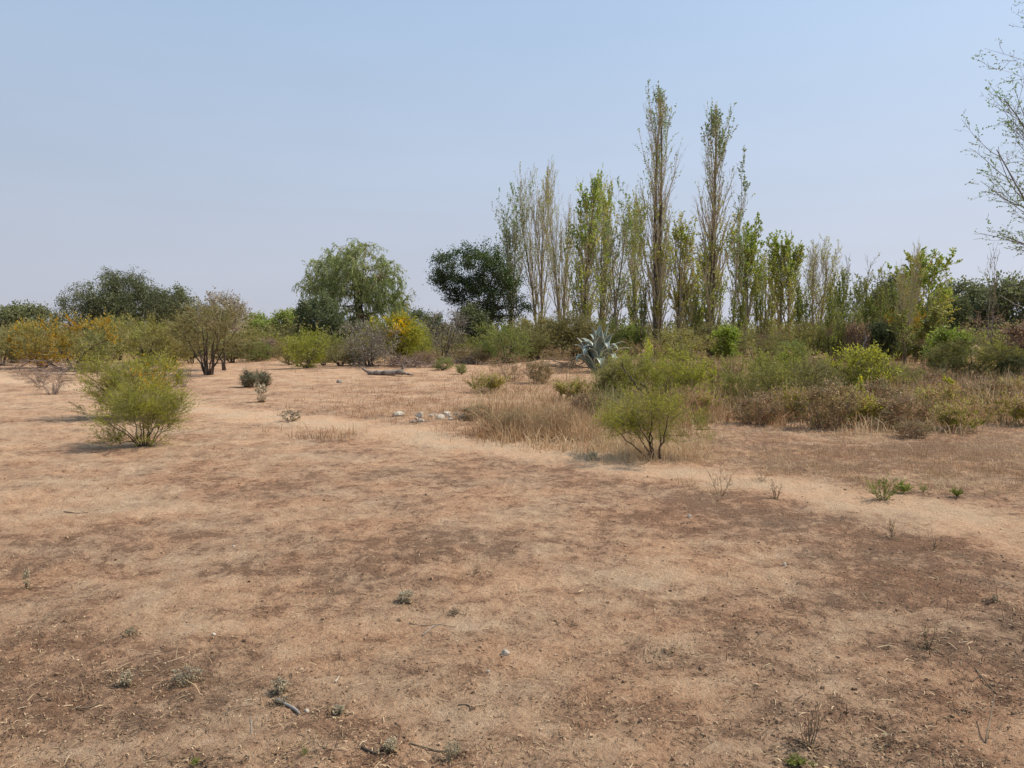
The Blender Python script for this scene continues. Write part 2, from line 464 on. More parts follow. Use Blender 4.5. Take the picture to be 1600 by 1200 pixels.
def spawn(rng, P, R, n, t0, t1, ang, angsd, ratio, prof=0.5, flat=0.0):
    N_ = len(P)
    idx = np.repeat(np.arange(N_), n)
    j = np.tile(np.arange(n), N_)
    t = t0 + (t1 - t0) * (j + rng.random(len(j))) / n
    pos, tan, r = sample_on(P, R, idx, t)
    Lp = np.linalg.norm(np.diff(P, axis=1), axis=2).sum(1)[idx]
    az = j * 2.39996 + rng.random(N_)[idx] * 6.28 + rng.normal(size=len(j)) * .4
    ref = np.array([.31, .95, .05])
    A = norm(np.cross(tan, ref)); B = np.cross(tan, A)
    side = np.cos(az)[:, None] * A + np.sin(az)[:, None] * B
    a = np.radians(ang + rng.normal(size=len(j)) * angsd)[:, None]
    d = np.cos(a) * tan + np.sin(a) * side
    if flat: d[:, 2] *= (1 - flat)
    if callable(prof): L = Lp * ratio * prof(t)
    else: L = Lp * ratio * (1 - prof * (t - t0) / max(t1 - t0, 1e-6))
    L = L * rng.uniform(.65, 1.2, len(j))
    return pos, d, L, r, t, idx

def empty(name, loc=(0, 0, 0), rz=0.0):
    o = bpy.data.objects.new(name, None); COL.objects.link(o)
    o.location = loc; o.rotation_euler = (0, 0, rz); o.empty_display_size = .3
    return o

def part(name, me, parent, stuff=False):
    o = bpy.data.objects.new(name, me); COL.objects.link(o)
    o.parent = parent
    if stuff: o['kind'] = 'stuff'
    return o

def tag(o, label, cat, group=None):
    o['label'] = label; o['category'] = cat
    if group: o['group'] = group
    return o

# ------------------------------------------------------------------ plants
# spec: stems (number, tilt lo, tilt hi, spread), levels, leaves
def skeleton(rng, sp):
    n0 = sp['stems']; t0, t1 = sp.get('tilt', (5, 30))
    az = np.arange(n0) * 2.4 + rng.random(n0) * .9
    ti = np.radians(rng.uniform(t0, t1, n0))
    d = np.stack([np.sin(ti) * np.cos(az), np.sin(ti) * np.sin(az), np.cos(ti)], 1)
    sr = sp.get('baser', .05)
    st = np.stack([np.cos(az) * sr, np.sin(az) * sr, np.full(n0, -.06)], 1) * rng.uniform(.5, 1.3, (n0, 1))
    st[:, 2] = -.06
    L = rng.uniform(*sp.get('stemlen', (.75, 1.0)), n0)
    r = np.full(n0, sp['r0'])
    lv = [grow(rng, st, d, L, r, r * sp.get('taper', .25), sp.get('nseg', 9), sp.get('wob', .1), sp.get('trop', .03))]
    rs = []
    for q in sp['levels']:
        P, R = lv[-1]
        if q.get('par') is not None: P, R = lv[q['par']]
        pos, dd, Lc, rr, t, idx = spawn(rng, P, R, q['n'], q.get('t0', .25), q.get('t1', .98), q['ang'], q.get('sd', 9), q['ratio'], q.get('prof', .4))
        rc = np.maximum(np.minimum(rr * q.get('rr', .6), rr), sp['rmin'])
        lv.append(grow(rng, pos, dd, Lc, rc, np.maximum(rc * .35, sp['rmin'] * .6), q.get('seg', 4), q.get('wob', .12), q.get('trop', .03)))
    return lv

def lobe_points(rng, lobes, n, lo, hi, floor=.06):
    lb = np.array(lobes, float)
    vol = (lb[:, 3] * lb[:, 4] * lb[:, 5]) ** .8
    k = rng.choice(len(lb), n * 3, p=vol / vol.sum())
    d = norm(rng.normal(size=(n * 3, 3)))
    r = rng.uniform(lo, hi, n * 3) ** .7
    p = lb[k, :3] + d * lb[k, 3:] * r[:, None]
    return p[p[:, 2] > floor][:n]

def connect(rng, targets, nodes, nrad, nseg, lift, jit, upen=2.5):
    d = targets[:, None] - nodes[None]
    c = np.linalg.norm(d, axis=2) + upen * np.maximum(-d[:, :, 2], 0)
    j = c.argmin(1)
    a = nodes[j]; b = targets
    t = np.linspace(0, 1, nseg + 1)[None, :, None]
    L = np.linalg.norm(b - a, axis=1)[:, None, None]
    P = a[:, None] + (b - a)[:, None] * t
    bend = rng.normal(size=(len(a), 1, 3)) * jit; bend[:, :, 2] -= lift
    P = P + bend * L * (t * (1 - t)) * 1.6
    n2 = rng.normal(size=P.shape) * jit * .28 * L / nseg * 2
    n2[:, 0] = 0
    return P + n2, nrad[j]

def skeleton_env(rng, sp):
    H, Wd = sp['h'], sp['w']; s3 = np.array([Wd / 2, Wd / 2, H])
    n0 = sp['stems']; lobes = [list(q) for q in sp['lobes']]
    jt = sp.get('lobejit', .10)
    for q in lobes:
        for i_, f_ in enumerate((1, 1, .45, .5, .5, .35)): q[i_] += rng.normal() * jt * f_
        q[3] = max(q[3], .12); q[4] = max(q[4], .12); q[5] = max(q[5], .06)
    for _ in range(sp.get('pokes', 3)):       # odd sprays that break the outline
        a_ = rng.uniform(0, 6.28); lobes.append([math.cos(a_) * .72, math.sin(a_) * .72, rng.uniform(.45, .85), .26, .26, .13])
    tg = lobe_points(rng, lobes, n0 * 6, .0, .55)
    # spread stem ends around by azimuth
    az = np.arctan2(tg[:, 1], tg[:, 0]); o = np.argsort(az); tg = tg[o][::6][:n0] * s3
    tg[:, 2] *= sp.get('stemz', 1.0)
    ns = sp.get('nseg', 8)
    br = sp.get('baser', .05)
    st = np.zeros_like(tg); dirn = norm(tg * [1, 1, 0] + 1e-4)
    st[:, :2] = dirn[:, :2] * br * rng.uniform(.3, 1.2, (n0, 1)); st[:, 2] = -.05
    t = np.linspace(0, 1, ns + 1)[None, :, None]
    P = st[:, None] + (tg - st)[:, None] * t
    L = np.linalg.norm(tg - st, axis=1)[:, None, None]
    P = P + (rng.normal(size=(n0, 1, 3)) * sp.get('wob', .1) + [0, 0, sp.get('arch', .08)]) * L * t * (1 - t) * 1.5
    nz = rng.normal(size=P.shape) * L * .012; nz[:, 0] = 0; P = P + nz
    R = sp['r0'] * rng.uniform(.7, 1.15, (n0, 1)) * (1 - np.linspace(0, 1, ns + 1)[None] * .72)
    lv = [(P, R)]
    q0 = int(sp.get('fork', .3) * ns)
    nodes = P[:, q0:].reshape(-1, 3); rad = R[:, q0:].reshape(-1)
    for (n, lo, hi, seg) in sp['tiers']:
        T = lobe_points(rng, lobes, n, lo, hi, sp.get('low', .08)) * s3
        Pb, rr = connect(rng, T, nodes, rad, seg, sp.get('lift', .12), sp.get('jit', .16))
        ra = np.maximum(rr * .55, sp['rmin'])
        tt = np.linspace(0, 1, seg + 1)[None]
        Rb = ra[:, None] * (1 - tt * .65)
        lv.append((Pb, np.maximum(Rb, sp['rmin'] * .7)))
        nodes = np.concatenate([nodes, Pb[:, 1:].reshape(-1, 3)]); rad = np.concatenate([rad, Rb[:, 1:].reshape(-1)])
    for q in sp.get('twigs', []):
        Pp, Rp = lv[-1]
        pos, dd, Lc, rr, t, idx = spawn(rng, Pp, Rp, q['n'], q.get('t0', .2), 1.0, q['ang'], 12, 1.0, 0)
        Lc = q['len'] * rng.uniform(.5, 1.25, len(Lc))
        if q.get('upbias'): dd = norm(dd) + np.array([0, 0, q['upbias']])
        rc = np.maximum(rr * .55, sp['rmin'])
        rc = np.minimum(rc, sp['rmin'] * 2.2)
        lv.append(grow(rng, pos, dd, Lc, rc, rc * .5, q.get('seg', 3), q.get('wob', .14), q.get('trop', .0)))
    return lv

def build_plant(sp, seed):
    """returns dict of meshes at the spec's own width and height"""
    rng = np.random.default_rng(seed)
    H, Wd = sp['h'], sp['w']
    lv = skeleton_env(rng, sp) if 'lobes' in sp else skeleton(rng, sp)
    allp = np.concatenate([P[:, -1] for P, R in lv] + [P[:, P.shape[1] // 2] for P, R in lv])
    zt = np.percentile(allp[:, 2], 99.3)
    if sp.get('center'):
        pass
    rad = np.percentile(np.hypot(allp[:, 0], allp[:, 1]), sp.get('pct', 93))
    sx = Wd / 2 / rad; sz = H / zt
    if 'lobes' in sp: sx = min(max(sx, .85), 1.1)
    sc = np.array([sx, sx, sz])
    lv = [(P * sc, R) for P, R in lv]
    zmin = sp.get('zmin', .03)
    for i, (P, R) in enumerate(lv):
        if i: P[:, :, 2] = np.maximum(P[:, :, 2], zmin * (1 + rng.random((len(P), 1))))
    out = {'stems': [], 'extra': []}
    k0 = sp.get('sides', 6)
    for i in range(len(lv[0][0])):
        P, R = lv[0]
        fl = R[i:i + 1].copy(); fl[:, 0] *= 1.5
        V, Fq = tubes(P[i:i + 1], fl, k0)
        out['stems'].append(quad_mesh('stem', V, Fq, sp['bark'], smooth=True))
    pr = []
    for j, (P, R) in enumerate(lv[1:]):
        if j >= 1 and len(P) > 300: pr.append(ribbons(P[:, ::2] if P.shape[1] % 2 and P.shape[1] > 3 and j > 1 else P, R[:, ::2] if P.shape[1] % 2 and P.shape[1] > 3 and j > 1 else R, rng))
        else: pr.append(tubes(P, R, 4 if j == 0 else 3))
    V, Fq = join(pr)
    out['branches'] = quad_mesh('branches', V, Fq, sp.get('twig', sp['bark']), smooth=True)
    # leaves
    for lf in sp.get('leaves', []):
        Ps = []; Ds = []
        for li in lf.get('lv', (-1,)):
            P, R = lv[li]
            Lb = np.linalg.norm(np.diff(P, axis=1), axis=2).sum(1)
            n = int(lf['n'] / len(lf.get('lv', (-1,))))
            idx = rng.choice(len(P), n, p=Lb / Lb.sum())
            t = lf.get('t0', .1) + (1 - lf.get('t0', .1)) * rng.random(n)
            p, d, r = sample_on(P, R, idx, t)
            Ps.append(p); Ds.append(d)
        P = np.concatenate(Ps); D = np.concatenate(Ds)
        if lf.get('blob'): P = P + rng.normal(size=P.shape) * lf['blob']
        keep = np.ones(len(P), bool)
        if lf.get('clump'):
            cs, thr, soft = lf['clump']
            q = noise3(P + 50, cs, seed * 3 + 1)
            keep &= q + soft * (rng.random(len(P)) - .5) > thr
        if lf.get('where') is not None:
            keep &= rng.random(len(P)) < lf['where'](P[:, 0] / (Wd / 2), P[:, 1] / (Wd / 2), P[:, 2] / H)
        P = P[keep]; D = D[keep]; n = len(P)
        if n < 4: continue
        D = D * lf.get('along', .6) + rng.normal(size=D.shape) * .6 + np.array([0, 0, lf.get('droop', 0.0)])
        L = lf['size'] * rng.uniform(.6, 1.3, n)
        Wl = L * lf.get('asp', .45)
        V, Fq = leaves(P, D, L, Wl, rng)
        V[:, 2] = np.maximum(V[:, 2], .01)
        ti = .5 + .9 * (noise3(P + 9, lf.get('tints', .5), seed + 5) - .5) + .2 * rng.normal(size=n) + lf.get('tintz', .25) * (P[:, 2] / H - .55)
        out['extra'].append((lf.get('name', 'foliage'), quad_mesh('foliage', V, Fq, lf['mat'], tint=np.clip(ti, 0, 1))))
    return out

def make_plant(spec, seed, name, loc, rz=0.0, scl=(1, 1, 1), stemname=None):
    b = build_plant(spec, seed) if not isinstance(spec, dict) or 'built' not in spec else spec['built']
    root = empty(name, loc, rz)
    root.scale = scl
    sn = stemname or ('trunk' if len(b['stems']) == 1 else 'stem')
    for me in b['stems']: part(sn, me, root)
    part('branches', b['branches'], root, True)
    for nm, me in b['extra']: part(nm, me, root, True)
    return root

CACHE = {}
def plant(kind, px, Y, top, wpx, label, cat='shrub', group=None, variant=0, rz=None, name=None, share=True, base=None, dz=0.0):
    """px: picture column of the foot, Y distance, top: picture row of its top, wpx: width in picture pixels"""
    if base is not None: x, Y = ground_at(px, base)
    else: x, _ = xz_at(px, 540, Y)
    z0 = float(gz_low(np.array([x]), np.array([Y]))[0]) + dz
    _, zt = xz_at(px, top, Y)
    h = zt - z0; w = wpx / F_PX * Y
    spec_fn, sp_name = KINDS[kind]
    if kind in ('acacia', 'acacia_b', 'yellowgreen', 'green', 'brownbush', 'sticks') and share: variant = variant % 2
    key = (kind, variant)
    if share and key in CACHE:
        built, h0, w0 = CACHE[key]
    else:
        sp = spec_fn(h, w)
        built = build_plant(sp, 1000 + hash_str(kind) % 500 + variant * 37)
        h0, w0 = h, w
        if share: CACHE[key] = (built, h0, w0)
    if rz is None: rz = (px * 1.37 + variant) % 6.28 if share else 0.0
    return tag(make_plant({'built': built}, 0, name or sp_name, (x, Y, z0), rz, (w / w0, w / w0, h / h0)), label, cat, group)

def hash_str(s):
    h = 7
    for c in s: h = (h * 31 + ord(c)) % 100003
    return h

def lv(n, ang, ratio, **k):
    d = dict(n=n, ang=ang, ratio=ratio); d.update(k); return d

def E(h, w, **k):
    d = dict(h=h, w=w, stems=6, r0=.045, rmin=.005, baser=.12, bark='twig_dark', twig='twig_green', sides=5, nseg=8, wob=.10, arch=.06,
             lobes=[(0, 0, .60, .85, .85, .42), (-.5, .1, .45, .5, .5, .35), (.5, -.1, .48, .5, .5, .36), (-.35, 0, .18, .45, .5, .14), (.4, -.1, .2, .45, .5, .16)], low=.03,
             tiers=[(34, .3, .8, 6), (150, .5, 1.0, 4)], twigs=[lt(8, 26, .55, upbias=.35, seg=4, wob=.1)], twigl=1)
    d.update(k); return d
def lt(n, ang, ln, **k):
    d = dict(n=n, ang=ang); d['len'] = ln; d.update(k); return d

def sp_front_a(h, w):   # near shrub, several dark stems, feathery foliage
    return E(h, w, lobejit=.07, pokes=6, stems=13, r0=.012, rmin=.0013, baser=.06, sides=6, stemz=.95, wob=.12,
             lobes=[(0, 0, .46, .55, .5, .28), (-.12, 0, .78, .34, .4, .22), (.35, .1, .40, .40, .5, .30), (.30, 0, .72, .22, .3, .2), (.84, 0, .60, .28, .2, .08), (.42, -.2, .12, .24, .3, .12), (-.5, -.1, .14, .35, .3, .10), (-.62, 0, .50, .25, .3, .16)],
             tiers=[(60, .2, .9, 6), (200, .3, 1.0, 5)], twigs=[lt(8, 22, .33, upbias=.5, seg=4, wob=.09), lt(4, 35, .06)], low=.03,
             leaves=[dict(n=46000, lv=(-1, -1, -2), size=.025, along=1.3, asp=.28, mat='front_leaf', clump=(.16, .46, .7), tints=.2, tintz=.25)])
def sp_front_b(h, w):   # near shrub with a V of bare stems and a flat airy crown
    return E(h, w, lobejit=.07, pokes=6, stems=9, r0=.013, rmin=.0013, baser=.06, sides=6, fork=.42, stemz=.9, arch=.02, wob=.07,
             lobes=[(-.1, 0, .58, .50, .6, .24), (-.60, 0, .48, .36, .4, .16), (0, 0, .34, .5, .4, .12), (.52, .1, .50, .42, .5, .15), (-.12, 0, .84, .32, .4, .16), (.28, 0, .78, .22, .3, .14), (-.3, .1, .40, .25, .3, .12), (.88, 0, .42, .2, .2, .08), (-.85, 0, .66, .16, .2, .08)],
             tiers=[(40, .3, .85, 6), (190, .4, .95, 5)], twigs=[lt(8, 28, .22, upbias=.22, seg=4, wob=.09), lt(4, 40, .06)], low=.25,
             leaves=[dict(n=27000, lv=(-1, -1, -2), size=.025, along=1.3, asp=.26, mat='front_leaf', clump=(.18, .46, .7), tints=.2)])
def sp_rear(h, w):      # loose broad shrub
    s = sp_front_a(h, w); s.update(r0=.02, rmin=.002, stems=12, tiers=[(60, .2, .9, 6), (190, .3, 1.0, 5)], twigs=[lt(8, 22, .42, upbias=.5, seg=4, wob=.09), lt(3, 35, .10)], pokes=7,
        lobes=[(0, 0, .55, .55, .5, .38), (-.55, 0, .60, .42, .5, .30), (.5, .1, .66, .42, .5, .30), (-.2, 0, .3, .6, .5, .25), (.4, 0, .3, .5, .4, .22)])
    s['leaves'] = [dict(n=34000, lv=(-1, -1, -2), size=.038, along=1.2, asp=.28, mat='front_leaf', clump=(.25, .45, .7), tints=.4, tintz=.3)]; return s
def sp_front_flower(h, w):
    return E(h, w, lobejit=.03, pokes=4, stems=9, r0=.02, rmin=.002, baser=.08, sides=6, stemz=.9,
             lobes=[(-.05, 0, .66, .55, .5, .32), (-.6, 0, .62, .38, .5, .30), (.55, .1, .56, .40, .5, .34), (-.65, -.1, .14, .38, .3, .09), (-.35, 0, .34, .45, .4, .26), (.78, 0, .82, .18, .2, .10), (.3, 0, .3, .5, .4, .26)],
             tiers=[(60, .2, .9, 6), (200, .3, 1.0, 5)], twigs=[lt(8, 22, .42, upbias=.45, seg=4, wob=.09), lt(4, 38, .08)], low=.05,
             leaves=[dict(n=46000, lv=(-1, -1, -2), size=.032, along=1.2, asp=.28, mat='front_leaf', clump=(.2, .42, .8), tints=.3, tintz=.2),
                     dict(n=21080, lv=(-1,), size=0.034, asp=.7, mat='orange_flower', clump=(.2, .50, .3), name='flowers', where=lambda x, y, z: np.exp(-((x - .58) / .25) ** 2 - ((z - .6) / .2) ** 2) * .35)])
def sp_acacia(h, w):    # mid-distance shrub, olive
    return E(h, w, leaves=[dict(n=11780, lv=(-1, -1, -2), size=0.099, asp=.34, mat='acacia_leaf', clump=(.45, .42, .8), tints=.8)])
def sp_acacia_b(h, w):
    s = sp_acacia(h, w); s.update(stems=9, lobes=[(0, 0, .52, .8, .8, .45), (-.55, 0, .35, .5, .5, .3), (.5, 0, .6, .45, .5, .35)]); s['leaves'][0].update(mat='olive_leaf', n=10500); return s
def sp_green(h, w):
    s = sp_acacia(h, w); s.update(stems=10, lobes=[(0, 0, .5, .7, .7, .5), (-.4, 0, .4, .5, .5, .38), (.4, 0, .42, .5, .5, .4)], low=.02); s['leaves'][0].update(mat='green_leaf', n=13000, clump=(.45, .38, .8)); return s
def sp_yellowgreen(h, w):
    s = sp_acacia(h, w); s.update(low=.03, twigs=[lt(9, 26, .42, upbias=.35, seg=3)]); s['leaves'][0].update(mat='front_leaf', n=12500, size=.080, clump=(.4, .40, .8)); return s
def sp_bright(h, w):
    s = sp_acacia(h, w); s.update(low=.02, lobes=[(0, 0, .5, .8, .8, .5)]); s['leaves'][0].update(mat='bright_leaf', n=8500, size=.13, asp=.5, clump=(.6, .35, .6)); return s
def sp_huizache(h, w):  # ochre and orange
    s = sp_acacia(h, w); s.update(stems=4, r0=.08, rmin=.006, fork=.45, wob=.16)
    s['leaves'] = [dict(n=8060, lv=(-1, -1, -2), size=0.106, asp=.35, mat='acacia_leaf', clump=(.5, .42, .7), tints=.8),
                   dict(n=11160, lv=(-1, -1, -2), size=0.085, asp=.6, mat='ochre_leaf', clump=(.9, .52, .2), name='flowers', tints=.5)]
    return s
def sp_orange(h, w):    # yellow green shrub with an orange flowering top
    s = sp_acacia(h, w); s.update(stems=7, lobes=[(0, 0, .55, .85, .85, .45)])
    s['leaves'] = [dict(n=14880, lv=(-1, -1, -2), size=0.106, asp=.35, mat='front_leaf', clump=(.5, .34, .7), tints=.8),
                   dict(n=13640, lv=(-1,), size=0.099, asp=.8, mat='orange_flower', clump=(.4, .42, .4), name='flowers', where=lambda x, y, z: np.exp(-((x - .1) / .36) ** 2 - ((z - .72) / .16) ** 2) * .7)]
    return s
def sp_darkstem(h, w):  # wide fan of dark stems, thin olive foliage
    s = sp_acacia(h, w); s.update(stems=12, r0=.036, rmin=.006, wob=.06, fork=.4, lobes=[(0, 0, .62, .8, .8, .38), (-.6, 0, .55, .45, .5, .33), (.55, 0, .6, .45, .5, .36)], low=.15)
    s['leaves'] = [dict(n=9300, lv=(-1, -1, -2), size=0.085, asp=.35, mat='olive_leaf', clump=(.5, .44, .9), tints=.8)]
    return s
def sp_greycrown(h, w):
    s = sp_acacia(h, w); s.update(stems=3, r0=.05, fork=.6, lobes=[(0, 0, .75, .9, .9, .25)], low=.4)
    s['leaves'] = [dict(n=10540, lv=(-1, -1, -2), size=0.099, asp=.6, mat='grey_leaf', clump=(.5, .36, .6), tints=.6)]
    return s
def sp_bare(h, w):
    s = sp_acacia(h, w); s.update(stems=6, twig='twig_grey', rmin=.007, jit=.22, twigs=[lt(7, 34, .45, seg=3, wob=.2, upbias=.2)], tiers=[(40, .3, .8, 7), (150, .5, 1.0, 5)])
    s['leaves'] = [dict(n=1550, lv=(-1,), size=0.085, asp=.4, mat='grey_leaf', clump=(.5, .35, .5), name='dry_leaves')]
    return s
def sp_bare_brown(h, w):
    s = sp_bare(h, w); s.update(twig='twig_purple', stems=9); s['leaves'] = [dict(n=3100, lv=(-1,), size=0.071, asp=.4, mat='dry_leaf', clump=(.5, .35, .5), name='dry_leaves')]; return s
def sp_bare_small(h, w):
    s = sp_bare_brown(h, w); s.update(stems=10, r0=.012, rmin=.0032, bark='twig_purple', baser=.06, tiers=[(60, .5, 1.0, 6)], twigs=[lt(5, 34, .2, wob=.2)], lobes=[(0, 0, .55, .85, .85, .45)])
    s['leaves'] = [dict(n=124, lv=(-1,), size=0.043, asp=.4, mat='dry_leaf', name='dry_leaves')]; return s
def sp_brownbush(h, w):  # dry bush with thin fine brown stems
    s = sp_bare_brown(h, w); s.update(stems=16, r0=.010, rmin=.0028, bark='twig_brown', twig='twig_brown', baser=.18, low=.04, tiers=[(60, .3, .9, 5), (170, .5, 1.0, 4)], twigs=[lt(6, 24, .2, upbias=.45)],
                                 lobes=[(0, 0, .5, .7, .7, .5), (-.45, 0, .4, .5, .5, .36), (.45, 0, .42, .5, .5, .4)])
    s.update(pokes=6, lobejit=.16)
    s['leaves'] = [dict(n=5200, lv=(-1, -2), size=.038, asp=.35, mat='dry_leaf', tints=.3, clump=(.3, .4, .7), name='dry_leaves'), dict(n=2600, lv=(-1,), size=.04, asp=.35, mat='olive_leaf', clump=(.4, .5, .3))]; return s
def sp_wisp(h, w):       # many thin upright stems, thin yellow green leaf
    s = sp_brownbush(h, w); s.update(stems=30, twig='twig_green', bark='twig_green', r0=.007, baser=.35, pokes=8, lobejit=.15, tiers=[(40, .4, 1.0, 5), (70, .5, 1.1, 4)], twigs=[lt(6, 16, .30, upbias=.9)],
                               lobes=[(0, 0, .6, .8, .8, .38), (-.5, 0, .5, .5, .5, .3), (.5, 0, .55, .5, .5, .34)])
    s['leaves'] = [dict(n=6000, lv=(-1, -2), size=.045, asp=.32, mat='front_leaf', tints=.4, clump=(.35, .42, .8)), dict(n=2500, lv=(-1,), size=.04, asp=.35, mat='dry_leaf', name='dry_leaves')]; return s
def sp_silver(h, w):
    s = sp_brownbush(h, w); s['leaves'] = [dict(n=9000, lv=(-1, -2), size=.035, asp=.5, mat='silver_leaf', clump=(.3, .3, .4), tints=.3)]; return s
def sp_dense(h, w):     # dense tree: dark clumps
    return E(h, w, lobejit=.02, pokes=1, stems=5, r0=.17, rmin=.012, baser=.2, twig='twig_dark', sides=7, fork=.35,
             lobes=[(-.42, 0, .72, .55, .6, .24), (.1, .1, .80, .45, .6, .19), (-.68, 0, .60, .32, .5, .16), (.55, 0, .48, .42, .6, .26), (.15, 0, .5, .5, .6, .3), (-.2, -.1, .42, .4, .5, .2), (.35, 0, .68, .4, .5, .2)],
             tiers=[(40, .3, .8, 6), (260, .55, 1.0, 4)], twigs=[lt(4, 45, .5, seg=2)],
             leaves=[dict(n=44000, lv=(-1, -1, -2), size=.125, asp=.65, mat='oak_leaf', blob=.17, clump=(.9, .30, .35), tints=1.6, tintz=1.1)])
def sp_dense_olive(h, w):
    s = sp_dense(h, w); s.update(lobes=[(0, 0, .6, .85, .85, .4), (-.4, 0, .4, .5, .6, .3), (.4, 0, .45, .5, .6, .3)]); s['leaves'][0].update(mat='pepper_leaf', n=20000, size=.17, clump=(1.0, .34, .4)); return s
def sp_dense_far(h, w):
    s = sp_dense_olive(h, w); s['leaves'][0].update(n=15000, size=.26, blob=.25); s.update(tiers=[(30, .3, .8, 5), (220, .5, 1.0, 4)], twigs=[lt(4, 45, .7)],
      lobes=[(0, 0, .6, .7, .85, .4), (-.6, 0, .45, .4, .6, .34), (.55, 0, .5, .45, .6, .38), (.2, 0, .75, .3, .5, .24)]); return s
def sp_green_far(h, w):
    s = sp_dense_far(h, w); s['leaves'][0].update(mat='green_leaf', n=12000); return s
def sp_densebush(h, w):
    s = sp_dense(h, w); s.update(stems=7, r0=.06, low=.02, lobes=[(0, 0, .52, .92, .92, .48)]); s['leaves'][0].update(mat='pepper_leaf', n=16000, size=.13, blob=.08, clump=(.5, .30, .4)); return s
def sp_weep_dark(h, w):
    return E(h, w, lobejit=.02, pokes=0, stems=5, r0=.18, rmin=.012, baser=.2, twig='twig_dark', sides=7, fork=.35,
             lobes=[(-.1, 0, .70, .55, .7, .28), (-.55, 0, .55, .42, .6, .22), (.45, 0, .60, .5, .6, .24), (-.8, 0, .42, .2, .4, .14), (.15, 0, .5, .6, .7, .28), (-.02, 0, .86, .3, .5, .12)],
             tiers=[(40, .3, .8, 6), (260, .5, 1.0, 4)], twigs=[lt(6, 55, 1.0, seg=4, trop=-.4, wob=.08)], low=.3,
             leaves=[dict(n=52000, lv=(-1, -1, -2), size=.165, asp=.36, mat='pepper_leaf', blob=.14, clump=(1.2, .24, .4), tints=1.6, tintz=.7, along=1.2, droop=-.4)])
def sp_willow(h, w):
    s = sp_weep_dark(h, w)
    s.update(twig='twig_brown', lobes=[(.1, 0, .72, .60, .7, .26), (-.5, 0, .55, .40, .6, .22), (.6, 0, .60, .36, .6, .24), (-.1, 0, .84, .35, .5, .14), (.2, 0, .5, .6, .7, .28)],
             twigs=[lt(7, 50, 1.15, seg=5, trop=-.5, wob=.06)])
    s['leaves'] = [dict(n=56000, lv=(-1, -1, -2), size=.22, asp=.26, mat='willow_leaf', blob=.05, clump=(1.1, .34, .6), tints=1.6, tintz=.6, along=1.5, droop=-.6)]
    return s
def pil(t):
    return np.where(t < .12, .4 + t * 5, 1.0) * np.clip(1.05 - t * .45, .15, 1) * np.clip((1.02 - t) * 5, .25, 1)
def sp_pillar(h, w):    # fastigiate poplar
    return dict(h=h, w=w, stems=1, tilt=(0, 2), r0=.26, taper=.06, rmin=.008, wob=.018, trop=.05, nseg=16, baser=.0, bark='poplar_bark', twig='poplar_twig', sides=8, lobejit=0, stemlen=(1, 1),
                levels=[lv(95, 27, .26, t0=.07, t1=.985, seg=6, wob=.07, trop=.16, rr=.33, prof=pil), lv(8, 24, .42, t0=.15, seg=4, wob=.08, trop=.12, rr=.5), lv(2, 28, .45, t0=.2, seg=2, wob=.1, trop=.08)],
                leaves=[dict(n=14000, lv=(-1, -2), size=.105, asp=.8, mat='poplar_dark', clump=(.8, .50, .25), tints=1.0, where=lambda x, y, z: np.clip((z - .55) * 4, 0, 1) * np.clip(.25 + (z - .7) * 3, .25, 1)),
                        dict(n=18000, lv=(-1, -2), size=.11, asp=.8, mat='poplar_leaf', clump=(.9, .43, .35), tints=1.0, name='lower_foliage', where=lambda x, y, z: np.clip((.62 - z) * 5, .08, .9))])
def sp_pillar_twin(h, w):
    s = sp_pillar(h, w)
    s.update(stems=2, tilt=(1.2, 2.0), baser=.008, stemlen=(.93, 1.0), r0=.2)
    s['levels'][0].update(n=62)
    return s
def sp_pillar_green(h, w):   # broad pillar with green leaves all over
    s = sp_pillar(h, w)
    s.update(r0=.2)
    s['levels'][0].update(n=85, ratio=.34)
    s['leaves'] = [dict(n=12000, lv=(-1, -2), size=.15, asp=.8, mat='bright_leaf', clump=(1.0, .48, .3), tints=1.0, where=lambda x, y, z: np.clip((z - .5) * 3, 0, 1) * np.clip(.7 - x * .6, .1, 1)),
                   dict(n=20000, lv=(-1, -2), size=.11, asp=.8, mat='poplar_leaf', clump=(.9, .42, .4), tints=1.0, name='lower_foliage', where=lambda x, y, z: np.clip(1.25 - z, .15, 1))]
    return s
def sp_spread(h, w):    # open poplar with steep limbs, thin leaf cover
    return dict(h=h, w=w, stems=2, tilt=(2, 9), r0=.13, taper=.12, rmin=.008, wob=.04, trop=.06, nseg=12, baser=.02, bark='pale_bark', twig='poplar_twig', sides=6, stemlen=(.8, 1),
                levels=[lv(17, 36, .42, t0=.16, seg=7, wob=.07, trop=.10, rr=.5, prof=lambda t: np.clip(1.35 - np.abs(t - .5) * 1.5, .3, 1.2)), lv(8, 32, .42, t0=.15, seg=4, wob=.09, trop=.08), lv(4, 34, .45, t0=.15, seg=2, wob=.1, trop=.05)],
                leaves=[dict(n=11000, lv=(-1,), size=.10, asp=.85, mat='poplar_dark', clump=(1.0, .40, .6), tints=1.0)])
def sp_spread_yellow(h, w):
    s = sp_spread(h, w); s['leaves'][0].update(mat='poplar_leaf', n=13000, size=.10, clump=(1.0, .42, .6)); return s
def sp_spread_green(h, w):
    s = sp_spread(h, w); s['levels'][0].update(n=22)
    s['leaves'] = [dict(n=12000, lv=(-1,), size=.11, asp=.85, mat='bright_leaf', clump=(1.0, .47, .5), tints=1.0, where=lambda x, y, z: np.clip(z * 1.5 - .3, .1, 1)),
                   dict(n=14000, lv=(-1, -2), size=.10, asp=.8, mat='poplar_leaf', clump=(1.0, .42, .5), tints=1.0, name='lower_foliage')]; return s
